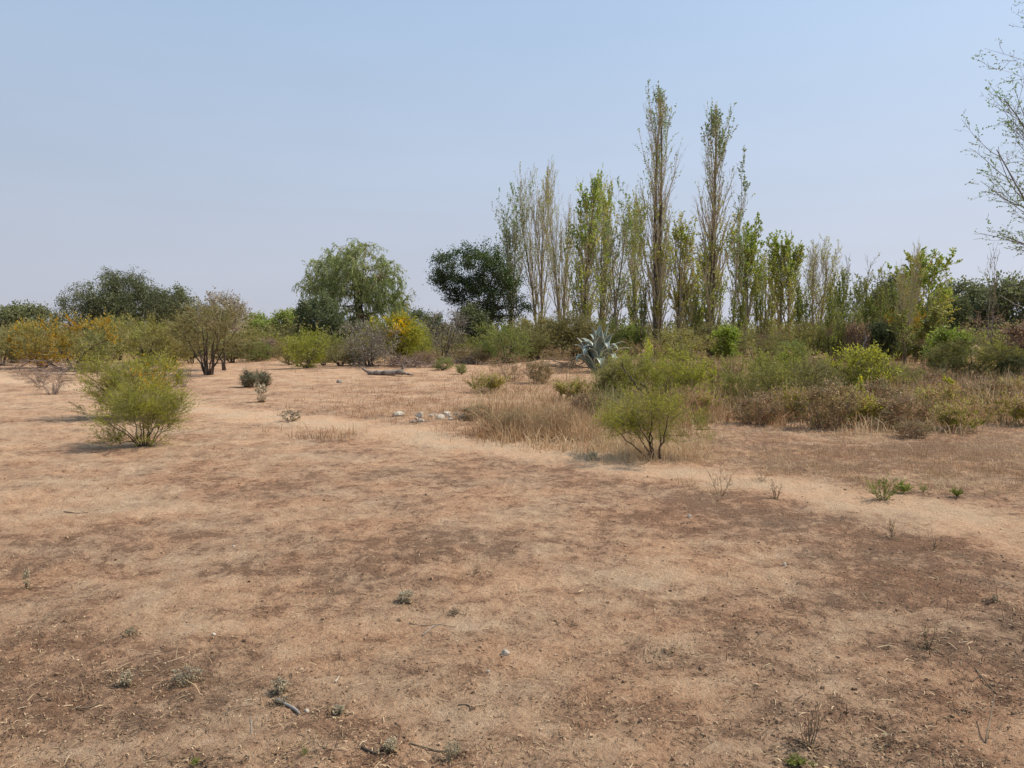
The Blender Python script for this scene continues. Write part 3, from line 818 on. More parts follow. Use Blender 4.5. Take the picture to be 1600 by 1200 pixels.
def sp_spread_bare(h, w):
    s = sp_spread(h, w); s['levels'][0].update(n=24, ang=28); s['levels'][2].update(n=7)
    s['leaves'] = [dict(n=6500, lv=(-1,), size=.085, asp=.8, mat='poplar_leaf', clump=(1.0, .4, .6), tints=1.0)]; return s
def sp_leader(h, w):    # thin curved side trunk
    s = sp_spread(h, w); s.update(stems=1, tilt=(1, 2), r0=.10)
    s['levels'] = [lv(13, 30, .30, t0=.3, seg=6, wob=.07, trop=.12, rr=.5), lv(7, 30, .42, t0=.15, seg=4, wob=.09, trop=.08), lv(4, 34, .42, t0=.15, seg=2, wob=.1, trop=.05)]
    s['leaves'] = [dict(n=3200, lv=(-1,), size=.10, asp=.85, mat='poplar_dark', clump=(1.0, .42, .5), tints=1.0)]; return s
def sp_sticks(h, w):    # upright shoots
    s = sp_spread(h, w); s.update(stems=6, tilt=(1, 10), r0=.035, baser=.06, stemlen=(.5, 1.0), taper=.2, bark='twig_brown', twig='twig_brown', rmin=.009)
    s['levels'] = [lv(16, 26, .26, t0=.15, seg=4, trop=.12, rr=.5), lv(6, 30, .4, t0=.1, seg=3, trop=.08)]
    s['leaves'] = [dict(n=9000, lv=(-1, -2), size=.13, asp=.6, mat='green_leaf', clump=(.9, .42, .4), tints=1.0, where=lambda x, y, z: np.clip(1.3 - z * 1.2, .1, 1))]; return s
def sp_sapling(h, w):
    s = sp_spread(h, w); s.update(stems=2, tilt=(1, 7), r0=.022, baser=.05, bark='pale_bark', twig='twig_grey', rmin=.005, stemlen=(.8, 1))
    s['levels'] = [lv(16, 24, .24, t0=.35, seg=4, trop=.1, rr=.5), lv(4, 28, .4, t0=.2, seg=3, trop=.06)]
    s['leaves'] = [dict(n=260, lv=(-1,), size=.05, asp=.8, mat='olive_leaf')]; return s
def sp_bigtree(h, w):   # mostly leafless tree at the right edge
    return dict(h=h, w=w, stems=1, tilt=(0, 2), r0=.24, taper=.1, rmin=.0045, wob=.03, trop=.04, nseg=14, baser=.02, bark='pale_bark', twig='twig_grey', sides=9, stemlen=(1, 1),
                levels=[lv(44, 50, .50, t0=.10, t1=.97, seg=9, wob=.06, trop=.10, rr=.30, prof=lambda t: 1.15 - .75 * t), lv(14, 36, .42, t0=.2, seg=5, wob=.09, trop=.07, rr=.5), lv(6, 38, .42, t0=.2, seg=4, wob=.12, trop=.04), lv(3, 40, .45, t0=.25, seg=2, wob=.12)],
                leaves=[dict(n=56000, lv=(-1, -2), size=.056, asp=.8, mat='poplar_dark', clump=(1.0, .33, .5), tints=1.0, t0=.5)])
def sp_weed(h, w):      # small green weed
    return dict(h=h, w=w, stems=12, tilt=(8, 65), r0=.003, rmin=.0014, wob=.1, trop=.05, nseg=4, baser=.02, bark='grass_green', twig='grass_green', sides=3,
                levels=[lv(5, 35, .45, t0=.2, seg=2)],
                leaves=[dict(n=700, lv=(-1, -2), size=.022, asp=.35, mat='green_leaf', tints=.08)])
def sp_weed_grey(h, w):
    s = sp_weed(h, w); s.update(stems=14, tilt=(35, 88), bark='twig_brown', twig='twig_grey'); s['leaves'] = [dict(n=420, lv=(-1, -2), size=.014, asp=.4, mat='woolly_leaf', tints=.05)]; return s
def sp_weed_twig(h, w):
    s = sp_weed(h, w); s.update(stems=6, tilt=(5, 55), bark='twig_brown', twig='twig_brown', r0=.0035, rmin=.0016, wob=.16)
    s['levels'] = [lv(4, 40, .45, t0=.3, seg=3, wob=.2), lv(2, 40, .4, t0=.3, seg=2)]
    s['leaves'] = [dict(n=60, lv=(-1,), size=.012, asp=.5, mat='dry_leaf', name='dry_leaves')]; return s
def sp_yflower(h, w):   # forb with a yellow flower spike
    s = sp_weed(h, w); s.update(stems=4, tilt=(3, 22), r0=.006, rmin=.003)
    s['leaves'] = [dict(n=500, lv=(-1, -2), size=.06, asp=.4, mat='green_leaf'), dict(n=900, lv=(-1, -2), size=.035, asp=.9, mat='yellow_flower', name='flowers', where=lambda x, y, z: (z > .55) * 1.0)]; return s

KINDS = {
    'front_a': (sp_front_a, 'thorn_shrub'), 'front_b': (sp_front_b, 'thorn_shrub'), 'front_flower': (sp_front_flower, 'thorn_shrub'), 'rear': (sp_rear, 'thorn_shrub'),
    'acacia': (sp_acacia, 'acacia_shrub'), 'acacia_b': (sp_acacia_b, 'acacia_shrub'), 'green': (sp_green, 'green_shrub'), 'yellowgreen': (sp_yellowgreen, 'acacia_shrub'),
    'bright': (sp_bright, 'green_shrub'), 'huizache': (sp_huizache, 'acacia_tree'), 'orange': (sp_orange, 'flowering_shrub'), 'darkstem': (sp_darkstem, 'acacia_tree'),
    'greycrown': (sp_greycrown, 'grey_tree'), 'bare': (sp_bare, 'leafless_shrub'), 'bare_brown': (sp_bare_brown, 'leafless_shrub'), 'bare_small': (sp_bare_small, 'leafless_shrub'),
    'brownbush': (sp_brownbush, 'dry_shrub'), 'wisp': (sp_wisp, 'wispy_shrub'), 'silver': (sp_silver, 'silvery_shrub'), 'dense': (sp_dense, 'evergreen_tree'), 'dense_olive': (sp_dense_olive, 'evergreen_tree'),
    'dense_far': (sp_dense_far, 'evergreen_tree'), 'green_far': (sp_green_far, 'green_tree'), 'densebush': (sp_densebush, 'evergreen_shrub'),
    'weep_dark': (sp_weep_dark, 'pepper_tree'), 'willow': (sp_willow, 'weeping_tree'), 'pillar': (sp_pillar, 'poplar_tree'), 'pillar_twin': (sp_pillar_twin, 'poplar_tree'),
    'pillar_green': (sp_pillar_green, 'poplar_tree'), 'spread': (sp_spread, 'poplar_tree'), 'spread_yellow': (sp_spread_yellow, 'poplar_tree'), 'spread_green': (sp_spread_green, 'poplar_tree'),
    'spread_bare': (sp_spread_bare, 'poplar_tree'), 'leader': (sp_leader, 'poplar_tree'), 'sticks': (sp_sticks, 'poplar_thicket'), 'sapling': (sp_sapling, 'sapling'), 'bigtree': (sp_bigtree, 'bare_tree'),
    'weed': (sp_weed, 'weed'), 'weed_grey': (sp_weed_grey, 'weed'), 'weed_twig': (sp_weed_twig, 'weed'), 'yflower': (sp_yflower, 'flowering_weed'),
}

# ================================================================== GROUND
def build_ground():
    ys = [0.55]
    while ys[-1] < 90: ys.append(ys[-1] * 1.0135 if ys[-1] > 2 else ys[-1] * 1.05)
    while ys[-1] < 4500: ys.append(ys[-1] * 1.12)
    ys = np.array(ys)
    ts = np.linspace(-.80, .80, 340)
    side = [.80]
    while side[-1] < 12: side.append(side[-1] * 1.05)
    ts = np.concatenate([-np.array(side[1:])[::-1], ts, side[1:]])
    Yg, Tg = np.meshgrid(ys, ts, indexing='ij')
    # columns fan out from a line behind the camera so that the sheet also covers the near sides
    X = Tg * (Yg + 1.5); Y = Yg
    x = X.ravel(); y = Y.ravel()
    z = gz(x, y)
    far = np.clip((y - 60) / 40, 0, 1)
    z = z * (1 - far)
    V = np.stack([x, y, z], 1)
    nr, nc = X.shape
    idx = np.arange(nr * nc).reshape(nr, nc)
    Fq = np.stack([idx[:-1, :-1], idx[:-1, 1:], idx[1:, 1:], idx[1:, :-1]], -1).reshape(-1, 4)
    lit = litter(x, y)
    lit = np.where(y > 45, lit * .6 + .25, lit)
    # ground behind the viewer
    bx = np.linspace(-400, 400, 41); by = np.linspace(-400, .55, 21)
    fc = V[Fq].mean(1)
    tm = track_mask(fc[:, 0], fc[:, 1])
    on = (tm > .4) & (fc[:, 1] < 24) & (np.abs(fc[:, 0]) < 20)
    for nm, sel in (('ground', ~on), ('dirt_track', on)):
        f = Fq[sel]
        used = np.unique(f); remap = np.full(len(V), -1); remap[used] = np.arange(len(used))
        v = V[used]; f2 = remap[f]; l2 = lit[used]
        if nm == 'ground':
            # border row of the fan carries on backwards
            row = idx[0]
            base = len(v)
            ext = []; exf = []
            xr = V[row]
            for q, yy in enumerate((0.2, -1, -4, -12, -40, -150, -600)):
                s = 1 + (0.55 - yy) * .8
                ext.append(np.stack([xr[:, 0] * s, np.full(len(row), yy), gz_low(xr[:, 0] * s, np.full(len(row), yy))], 1))
            E = np.concatenate(ext)
            prev = remap[row]
            for q in range(len(ext)):
                cur = base + q * len(row) + np.arange(len(row))
                exf.append(np.stack([cur[:-1], cur[1:], prev[1:], prev[:-1]], 1))
                prev = cur
            v = np.concatenate([v, E]); f2 = np.concatenate([f2] + exf); l2 = np.concatenate([l2, np.full(len(E), .5)])
        me = quad_mesh(nm, v, f2, 'ground', smooth=True, vattr=('litter', l2))
        o = bpy.data.objects.new(nm, me); COL.objects.link(o)
        o['kind'] = 'structure'
        o['label'] = 'dry trodden sandy soil with litter and bare patches' if nm == 'ground' else 'pale worn footpath crossing the dry field'
build_ground()

# ================================================================== TREES AND SHRUBS
P_ = plant
# --- far left background
P_('dense_far', 38, 85, 476, 110, 'low dark tree at the far left edge behind the ochre shrubs', 'tree')
P_('weep_dark', 197, 60, 427, 190, 'wide dark pepper tree rising behind the ochre acacias on the left', 'tree')
P_('dense_olive', 278, 64, 453, 80, 'dull olive round tree against the right side of the wide dark pepper tree', 'tree')
P_('huizache', 62, 34, 503, 110, 'ochre flowering acacia with leaning dark trunk nearest the left edge', 'tree', 'ochre acacias on the left', 0)
P_('huizache', 112, 31.5, 487, 150, 'larger ochre flowering acacia below the dark pepper tree', 'tree', 'ochre acacias on the left', 1)
P_('acacia_b', 0, 37, 503, 110, 'olive scrub bush cut by the left edge of the photo', 'shrub', None, 0)
P_('acacia', 185, 42, 492, 80, 'olive bush tucked between the larger ochre acacia and the rounded acacia', 'shrub', None, 0)
P_('acacia', 228, 36, 489, 125, 'rounded olive acacia with grey inner twigs behind the near left thorn shrub', 'shrub', None, 1)
P_('darkstem', 325, 28, 468, 135, 'acacia tree with a fan of dark stems casting shadow on bare soil', 'tree')
P_('greycrown', 350, 33, 456, 78, 'small tree with a grey seedy round crown behind the dark fan-stemmed acacia', 'tree')
P_('acacia_b', 298, 40, 512, 70, 'dim olive bush left behind the dark fan-stemmed acacia', 'shrub', None, 1)
P_('acacia', 388, 46, 512, 70, 'low olive bush just right of the dark fan-stemmed acacia', 'shrub', None, 2)
P_('green_far', 405, 100, 492, 60, 'bright green far tree on the horizon left of the gap', 'tree', 'far green trees beyond the left scrub', 0)
P_('green_far', 452, 95, 486, 60, 'bright green far tree on the horizon beside the weeping tree', 'tree', 'far green trees beyond the left scrub', 1)
P_('bare_brown', 417, 44, 527, 38, 'small purplish twiggy bush standing alone in the gap', 'shrub', None, 0)
P_('acacia_b', 445, 55, 511, 70, 'olive bush behind the small purplish twiggy bush', 'shrub', None, 2)
P_('yellowgreen', 478, 33.5, 514, 80, 'yellow green bush with dark stems below the left flank of the weeping tree', 'shrub', None, 0)
P_('acacia_b', 532, 35, 532, 75, 'thin brownish olive bush between the yellow green bush and the leafless tree', 'shrub', None, 0)
P_('dense_olive', 502, 50, 462, 75, 'dark green round tree at the lower left of the pale weeping tree', 'tree')
P_('willow', 566, 58, 386, 172, 'pale green weeping tree with hanging strands', 'tree')
P_('bare', 577, 33, 498, 95, 'leafless grey tree with dark trunk left of the orange flowering shrub', 'tree', None, 0, name='leafless_tree')
P_('orange', 617, 35, 488, 92, 'rounded yellow green shrub with vivid orange flowers on top', 'shrub', share=False)
P_('densebush', 657, 62, 484, 90, 'grey olive bush in the background between the orange shrub and dark tree', 'shrub', None, 2)
P_('bare', 692, 42, 483, 88, 'leafless rounded grey bush in front of the dark evergreen tree', 'shrub', None, 1)
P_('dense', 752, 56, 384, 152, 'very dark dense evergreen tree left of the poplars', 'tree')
P_('densebush', 738, 47, 477, 52, 'dark clipped-looking round bush under the very dark evergreen tree', 'shrub', None, 0)
P_('densebush', 560, 50, 505, 80, 'dim bush in the shade beneath the pale weeping tree', 'shrub', None, 1)

# --- poplars
G = 'poplars standing in the row'
P_('spread', 797, 58, 291, 62, 'leftmost slim poplar with fluttering dark leaves beside the dark evergreen', 'tree', G, share=False)
P_('spread_bare', 845, 60, 262, 80, 'tall nearly bare poplar with pale twigs second from the left', 'tree', G, 0)
P_('spread_bare', 880, 63, 270, 60, 'thin bare poplar just behind the thick green topped pillar poplar', 'tree', G, 1)
P_('pillar_green', 908, 50, 275, 62, 'broad pillar poplar with vivid green top and thick dark trunk', 'tree', G, share=False)
P_('spread_yellow', 938, 54, 276, 40, 'narrow yellowing poplar touching the green topped pillar poplar', 'tree', G, 0)
P_('spread', 958, 52, 285, 105, 'open poplar with pale forked limbs spreading right behind the agave', 'tree', G, share=False)
P_('spread_yellow', 990, 58, 300, 50, 'yellow green poplar against the left side of the tallest poplar', 'tree', G, 1)
P_('pillar_twin', 1028, 48, 140, 58, 'tallest poplar with two slender leaders and dark trunk', 'tree', G, share=False)
P_('spread_yellow', 1058, 52, 335, 60, 'thin yellowish poplar at the right foot of the tallest poplar', 'tree', G, 0)
P_('pillar', 1112, 46, 163, 60, 'second tallest poplar with leafy green tip and dark straight trunk', 'tree', G, share=False)
P_('leader', 1145, 49, 238, 40, 'slim sparse poplar leader just right of the second tallest poplar', 'tree', G, 2)
P_('spread_green', 1163, 54, 343, 66, 'leafy fresh green poplar right of the second tallest poplar', 'tree', G, 0)
P_('spread_yellow', 1092, 58, 400, 60, 'low yellow green poplar behind the second tallest poplar', 'tree', G, 2)
P_('spread_green', 1225, 56, 365, 60, 'medium poplar with greenish top left of the bare one', 'tree', G, 1)
P_('spread_bare', 1275, 52, 373, 66, 'medium bare poplar with many upright pale twigs', 'tree', G, 2)
P_('spread_yellow', 1200, 60, 385, 50, 'yellowish thin poplar between two leafy green ones', 'tree', G, 1)
P_('sticks', 1312, 48, 402, 44, 'bright green shooting poplar thicket right of the bare medium poplar', 'tree', None, 0)
P_('sticks', 1352, 46, 398, 70, 'thin bare shoots rising above green growth', 'tree', None, 1)
P_('spread_green', 1443, 45, 392, 92, 'forked green poplar with two rounded tops near the right dark trees', 'tree', None, 2)
P_('spread_bare', 1413, 40, 382, 40, 'dark upright bare stems in front of the forked green poplar', 'tree', None, 1)
P_('sticks', 1425, 38, 470, 80, 'tall brushy thicket with brown stems below the forked poplar', 'tree', None, 2)

# --- right background
P_('dense_far', 1400, 75, 432, 90, 'grey green dark tree behind the forked poplar', 'tree', None, 1)
P_('dense_far', 1510, 72, 441, 110, 'left one of the dark broad trees at the right edge', 'tree', None, 2)
P_('dense_far', 1585, 66, 436, 130, 'right one of the dark broad trees cut by the right edge', 'tree', None, 0)
P_('dense_olive', 1480, 66, 458, 60, 'smaller dark tree left of the dark broad trees on the right', 'tree', share=True, variant=0)
P_('bare_brown', 1562, 46, 486, 120, 'purplish bare scrub in front of the dark broad trees', 'shrub', None, 1)
P_('bare_brown', 1610, 40, 500, 80, 'purplish bare scrub cut by the right edge', 'shrub', None, 0)
P_('sapling', 1546, 30, 378, 42, 'slender bare sapling with pale twin stems near the right edge', 'tree', share=False)
x_big, _ = xz_at(1705, 540, 23)
P_('bigtree', 1764, 23, -150, 440, 'large sparse tree reaching in from the right edge', 'tree', share=False)

# --- shrubs in front of the poplars
G2 = 'olive shrubs below the poplars'
P_('green', 790, 37, 500, 96, 'loose green shrub with a dark stem below the very dark evergreen', 'shrub', G2, 0)
P_('acacia', 842, 42, 490, 105, 'olive shrub under the nearly bare poplar', 'shrub', G2, 0)
P_('acacia_b', 893, 42, 486, 110, 'olive brown shrub mass left of the agave', 'shrub', G2, 1)
P_('green', 955, 46, 498, 80, 'green shrub directly behind the agave', 'shrub', G2, 1)
P_('bright', 990, 50, 508, 50, 'leafy green bush low between the agave and the tallest poplar', 'shrub', G2, 0)
P_('acacia', 1062, 36, 512, 110, 'olive shrub at the foot of the tallest poplar', 'shrub', G2, 2)
P_('bright', 1131, 40, 508, 44, 'bright green bush against the trunk of the second tallest poplar', 'shrub', G2, 1)
P_('acacia_b', 1180, 42, 515, 90, 'dull olive shrub right of the bright green bush', 'shrub', G2, 2)
P_('bare_brown', 1212, 44, 508, 60, 'dark brown leafless bush among the poplar trunks', 'shrub', G2, 1)
P_('acacia', 1250, 44, 500, 90, 'olive shrub below the medium bare poplar', 'shrub', G2, 1)
P_('green', 1310, 42, 480, 80, 'tall green shrub below the shooting poplar thicket', 'shrub', G2, 2)
P_('bare_brown', 1340, 40, 500, 44, 'narrow dark dead bush left of the dark hollow', 'shrub', G2, 0)
P_('densebush', 1376, 40, 505, 50, 'very dark dense bush among the thicket stems', 'shrub', G2, 0)
P_('acacia_b', 1385, 50, 462, 100, 'yellowish olive tall shrub behind the dark dense bush', 'shrub', G2, 0)
P_('huizache', 1412, 43, 478, 60, 'shrub with ochre patches behind the brown thicket', 'shrub', G2, 1, name='acacia_shrub')
P_('brownbush', 1010, 34, 528, 70, 'reddish brown dry bush right behind the agave', 'shrub', G2, 0)
P_('acacia_b', 1120, 44, 500, 90, 'dim olive shrub behind the trunk of the second tallest poplar', 'shrub', G2, 1)
P_('green', 1405, 42, 508, 90, 'green undergrowth shrub beneath the forked poplar', 'shrub', G2, 0)

# --- right middle ground
G3 = 'thorn shrubs in the dry grass on the right'
P_('rear', 1030, None, 541, 158, 'broad yellow green shrub right behind the small V-stemmed front shrub', 'shrub', G3, 1, base=640)
P_('acacia_b', 962, None, 562, 70, 'brownish twiggy bush left of the broad yellow green shrub', 'shrub', G3, 3, base=632)
P_('acacia', 1172, None, 548, 125, 'olive shrub with low sprawling dark branches', 'shrub', G3, 3, base=640)
P_('yellowgreen', 1222, None, 546, 105, 'upright olive green shrub right of the sprawling one', 'shrub', G3, 2, base=628)
P_('acacia_b', 1268, None, 552, 105, 'green brown shrub in the middle of the right thicket', 'shrub', G3, 4, base=640)
P_('yellowgreen', 1335, None, 540, 125, 'yellow green shrub with a long pale leaning branch', 'shrub', G3, 1, base=624)
P_('acacia', 1405, None, 566, 90, 'low olive bush half sunk in reddish grass', 'shrub', G3, 3, base=622)
P_('acacia', 1515, None, 524, 125, 'wide open shrub with dark base stems near the right edge', 'shrub', G3, 4, base=596)
P_('bright', 1478, 33, 512, 64, 'bright green bush behind the wide open shrub', 'shrub', G3, 2)
P_('yellowgreen', 1562, 27, 532, 80, 'yellow green bush right of the wide open shrub', 'shrub', G3, 2)
P_('densebush', 1592, 24, 556, 56, 'dark green low bush at the right edge', 'shrub', G3, 2)
P_('green', 1240, 32, 530, 70, 'leafy green bush behind the thicket centre', 'shrub', G3, 1)
P_('brownbush', 1290, None, 590, 90, 'brown twiggy dry bush in front of the green brown shrub', 'shrub', 'dry bushes in the grass', 1, base=668)
P_('brownbush', 1135, None, 575, 80, 'brown dry bush left of the sprawling olive shrub', 'shrub', 'dry bushes in the grass', 0, base=632)
P_('brownbush', 1375, None, 590, 90, 'brown dry bush beneath the low olive bush', 'shrub', 'dry bushes in the grass', 1, base=655)
P_('brownbush', 1445, None, 585, 90, 'dry brown bush between the low olive bush and wide open shrub', 'shrub', 'dry bushes in the grass', 0, base=640)
P_('brownbush', 800, None, 548, 70, 'tan dry bush with green flecks left of the agave mound', 'shrub', 'dry bushes in the grass', 0, base=598)
P_('brownbush', 842, None, 560, 50, 'small tan dry bush just below the reddish mound', 'shrub', 'dry bushes in the grass', 1, base=600)
P_('brownbush', 850, None, 634, 130, 'low wide reddish brown dry bush beside the path', 'shrub', 'dry bushes in the grass', 2, base=684)
P_('brownbush', 790, None, 640, 90, 'smaller reddish dry bush left of the low wide one', 'shrub', 'dry bushes in the grass', 2, base=680)
P_('green', 692, None, 557, 34, 'small fresh green bush right of the brush pile', 'shrub', None, 0, base=578)
P_('green', 722, None, 568, 26, 'tiny green bush near the small fresh green bush', 'shrub', None, 1, base=584)
P_('brownbush', 1430, None, 655, 60, 'tan dry tuft bush in front of the right grass edge', 'shrub', 'dry bushes in the grass', 1, base=684)
P_('yflower', 1345, None, 588, 18, 'tall weed with a bright yellow flower spike in the brown grass', 'weed', 'yellow flowered weeds', 0, base=645)
P_('yflower', 1481, None, 586, 16, 'yellow flowered weed near the wide open shrub', 'weed', 'yellow flowered weeds', 1, base=622)
P_('yflower', 1012, None, 533, 14, 'yellow flowered weed rising behind the broad yellow green shrub', 'weed', 'yellow flowered weeds', 0, base=590)
P_('yflower', 1112, None, 572, 14, 'yellow flowered weed between the front shrub and sprawling shrub', 'weed', 'yellow flowered weeds', 1, base=625)

DG = 'dry twiggy bushes among the reddish grass'
for i, (px, by, tp, w, q) in enumerate([
        (1085, 650, 605, 60, 'just right of the V-stemmed front shrub'), (1180, 662, 612, 60, 'in front of the sprawling olive shrub'), (1232, 655, 600, 56, 'in front of the upright olive green shrub'),
        (1330, 664, 605, 60, 'right beside the big brown bush at the grass edge'), (1405, 668, 612, 70, 'at the grass edge below the low olive bush'), (1470, 652, 596, 66, 'left below the wide open shrub'),
        (1500, 672, 625, 60, 'at the grass edge under the wide open shrub'), (1545, 640, 588, 70, 'right below the wide open shrub'), (1580, 660, 610, 70, 'at the grass edge nearest the right border'),
        (1598, 628, 585, 60, 'cut by the right border behind the grass'), (1440, 618, 575, 60, 'between the low olive bush and the brown thicket'), (1360, 612, 560, 56, 'behind the yellow green shrub with the leaning branch'),
        (985, 672, 622, 70, 'behind the left side of the V-stemmed front shrub'), (930, 655, 608, 60, 'between the low wide dry bush and the front shrub'), (905, 625, 588, 60, 'below the agave mound'),
        (1060, 612, 560, 60, 'behind the right side of the broad yellow green shrub'), (1120, 600, 556, 60, 'below the bright green bush at the poplar trunk'), (1290, 612, 560, 56, 'behind the green brown shrub of the right thicket'),
        (760, 612, 580, 50, 'alone left of the tan bush with green flecks'), (740, 660, 632, 50, 'just right of the white rocks')]):
    if i % 3 != 1: P_('wisp', px, None, tp + 2, w * 1.3, 'thin wispy yellow green bush ' + q, 'shrub', 'wispy bushes in the dry grass', i % 2, base=by)
    else: P_('brownbush', px, None, tp, w * 1.3, 'dry brown twiggy bush ' + q, 'shrub', DG, i % 3, base=by)
SG = 'thin green shoots rising between the poplars and the thicket'
for i, (px, Y, tp, w, q) in enumerate([
        (1296, 40, 430, 30, 'left of the bright green shooting thicket'), (1330, 43, 420, 34, 'between the bright green thicket and the bare shoots'), (1368, 41, 425, 36, 'above the very dark dense bush'),
        (1388, 44, 440, 30, 'left of the dark upright bare stems'), (1460, 42, 450, 36, 'at the right foot of the forked poplar'), (1190, 46, 420, 30, 'between two leafy green poplars'),
        (1250, 47, 430, 34, 'left of the medium bare poplar'), (1082, 46, 430, 30, 'left of the second tallest poplar'), (1150, 45, 440, 30, 'right of the second tallest poplar'), (1000, 48, 430, 26, 'left of the tallest poplar')]):
    P_('sticks', px, Y, tp, w, 'thin upright leafy shoots ' + q, 'tree', SG, i % 3)
P_('yellowgreen', 250, 40, 505, 80, 'yellow green bush showing behind the rounded olive acacia', 'shrub', None, 1)
P_('green', 160, 46, 500, 70, 'green bush far behind the ochre acacias', 'shrub', None, 0)
P_('yellowgreen', 430, 48, 520, 70, 'low yellow green bush at the back of the gap', 'shrub', None, 2)
P_('green', 520, 42, 520, 60, 'green bush under the left flank of the weeping tree', 'shrub', None, 1)
P_('yellowgreen', 652, 38, 512, 50, 'yellow green bush touching the right side of the orange flowering shrub', 'shrub', None, 0)
P_('acacia', 715, 45, 518, 60, 'olive bush at the foot of the dark round bush', 'shrub', None, 1)
FG = 'low olive bushes closing the scrub band'
for i, (k, px, Y, tp, w, q) in enumerate([
        ('acacia_b', 30, 40, 508, 90, 'behind the ochre acacia nearest the left edge'), ('green', 142, 38, 520, 70, 'between the stems of the larger ochre acacia'), ('acacia', 268, 37, 515, 80, 'left of the dark fan-stemmed acacia'),
        ('acacia_b', 362, 40, 525, 70, 'right behind the dark fan-stemmed acacia'), ('green', 402, 42, 532, 56, 'left of the small purplish twiggy bush'), ('acacia', 452, 38, 530, 60, 'left of the yellow green bush with dark stems'),
        ('acacia_b', 505, 37, 540, 70, 'right of the yellow green bush with dark stems'), ('brownbush', 556, 36, 540, 60, 'at the foot of the leafless grey tree'), ('acacia', 655, 40, 528, 60, 'between the orange shrub and the leafless rounded grey bush'),
        ('brownbush', 735, 38, 540, 70, 'below the dark round bush'), ('green', 758, 42, 524, 60, 'right of the dark round bush'), ('acacia_b', 820, 40, 512, 80, 'between the loose green shrub and the olive one under the bare poplar'),
        ('brownbush', 870, 38, 540, 70, 'on the reddish mound left of the agave'), ('brownbush', 665, 36, 548, 60, 'behind the tangled brush pile'), ('acacia', 590, 44, 522, 80, 'behind the trunk of the leafless grey tree')]):
    P_(k, px, Y, tp, w, 'low scrubby bush ' + q, 'shrub', FG, i)
# --- near shrubs
P_('front_a', 224, None, 592, 140, 'near left thorn shrub with dark stems spreading from bare soil', 'shrub', base=696, share=False)
P_('front_flower', 205, None, 551, 142, 'feathery thorn shrub with orange flowers behind the near left one', 'shrub', base=652, share=False)
P_('front_b', 1023, None, 606, 172, 'small front thorn shrub with a V of bare dark stems', 'shrub', base=719, share=False)
P_('bare_small', 84, None, 578, 62, 'leafless purplish bush lying low on the left bare soil', 'shrub', None, 0, base=616)
P_('bare_small', 62, None, 570, 70, 'dead twiggy bush at the foot of the ochre acacias', 'shrub', None, 1, base=597)
P_('bare_small', 285, None, 572, 40, 'low dead purplish bush left of the dark fan-stemmed acacia', 'shrub', None, 0, base=604)
P_('silver', 388, None, 577, 30, 'left half of the silvery green bush pair on the bare soil', 'shrub', 'silvery bush pair', 0, base=604)
P_('silver', 410, None, 578, 30, 'right half of the silvery green bush pair on the bare soil', 'shrub', 'silvery bush pair', 1, base=602)

print('plants done')
# ================================================================== AGAVE
def agave_leaf(L, Wd, bend, name='leaf'):
    n = 13; cs = np.array([-1, -.82, -.4, 0, .4, .82, 1.0])
    V = []; t = np.linspace(0, 1, n)
    a = 0.0; x = 0.0; z = 0.0
    for i, ti in enumerate(t):
        wd = Wd * .5 * (np.interp(ti, [0, .12, .45, .7, .9, 1], [.62, .55, 1.0, .80, .34, .03]))
        th = .050 * np.interp(ti, [0, .3, .8, 1], [1.3, 1.0, .5, .15])
        up = wd * .42          # gutter
        for s_ in (1, -1):
            for c in cs:
                yy = c * wd
                zz = up * c * c + (0 if s_ > 0 else -th * (1 - c * c))
                # local normal in the x/z plane
                V.append((x - math.sin(a) * -zz * -1, yy, z + 0) if False else (x - math.sin(a) * zz, yy, z + math.cos(a) * zz))
        if i < n - 1:
            a = bend * (max(0, (t[i + 1] - .45)) / .55) ** 1.6 * -1
            x += math.cos(a) * L / (n - 1); z += math.sin(a) * L / (n - 1)
    V = np.array(V); m = len(cs); Fq = []; tt = []
    for i in range(n - 1):
        o = i * 2 * m; p = (i + 1) * 2 * m
        for j in range(m - 1):
            Fq.append((o + j, p + j, p + j + 1, o + j + 1)); tt.append(.9 if j in (0, m - 2) else .35 + .25 * (i / n))
            Fq.append((o + m + j, o + m + j + 1, p + m + j + 1, p + m + j)); tt.append(.9 if j in (0, m - 2) else .25)
    return quad_mesh(name, V, np.array(Fq), 'agave', tint=np.array(tt), smooth=True)

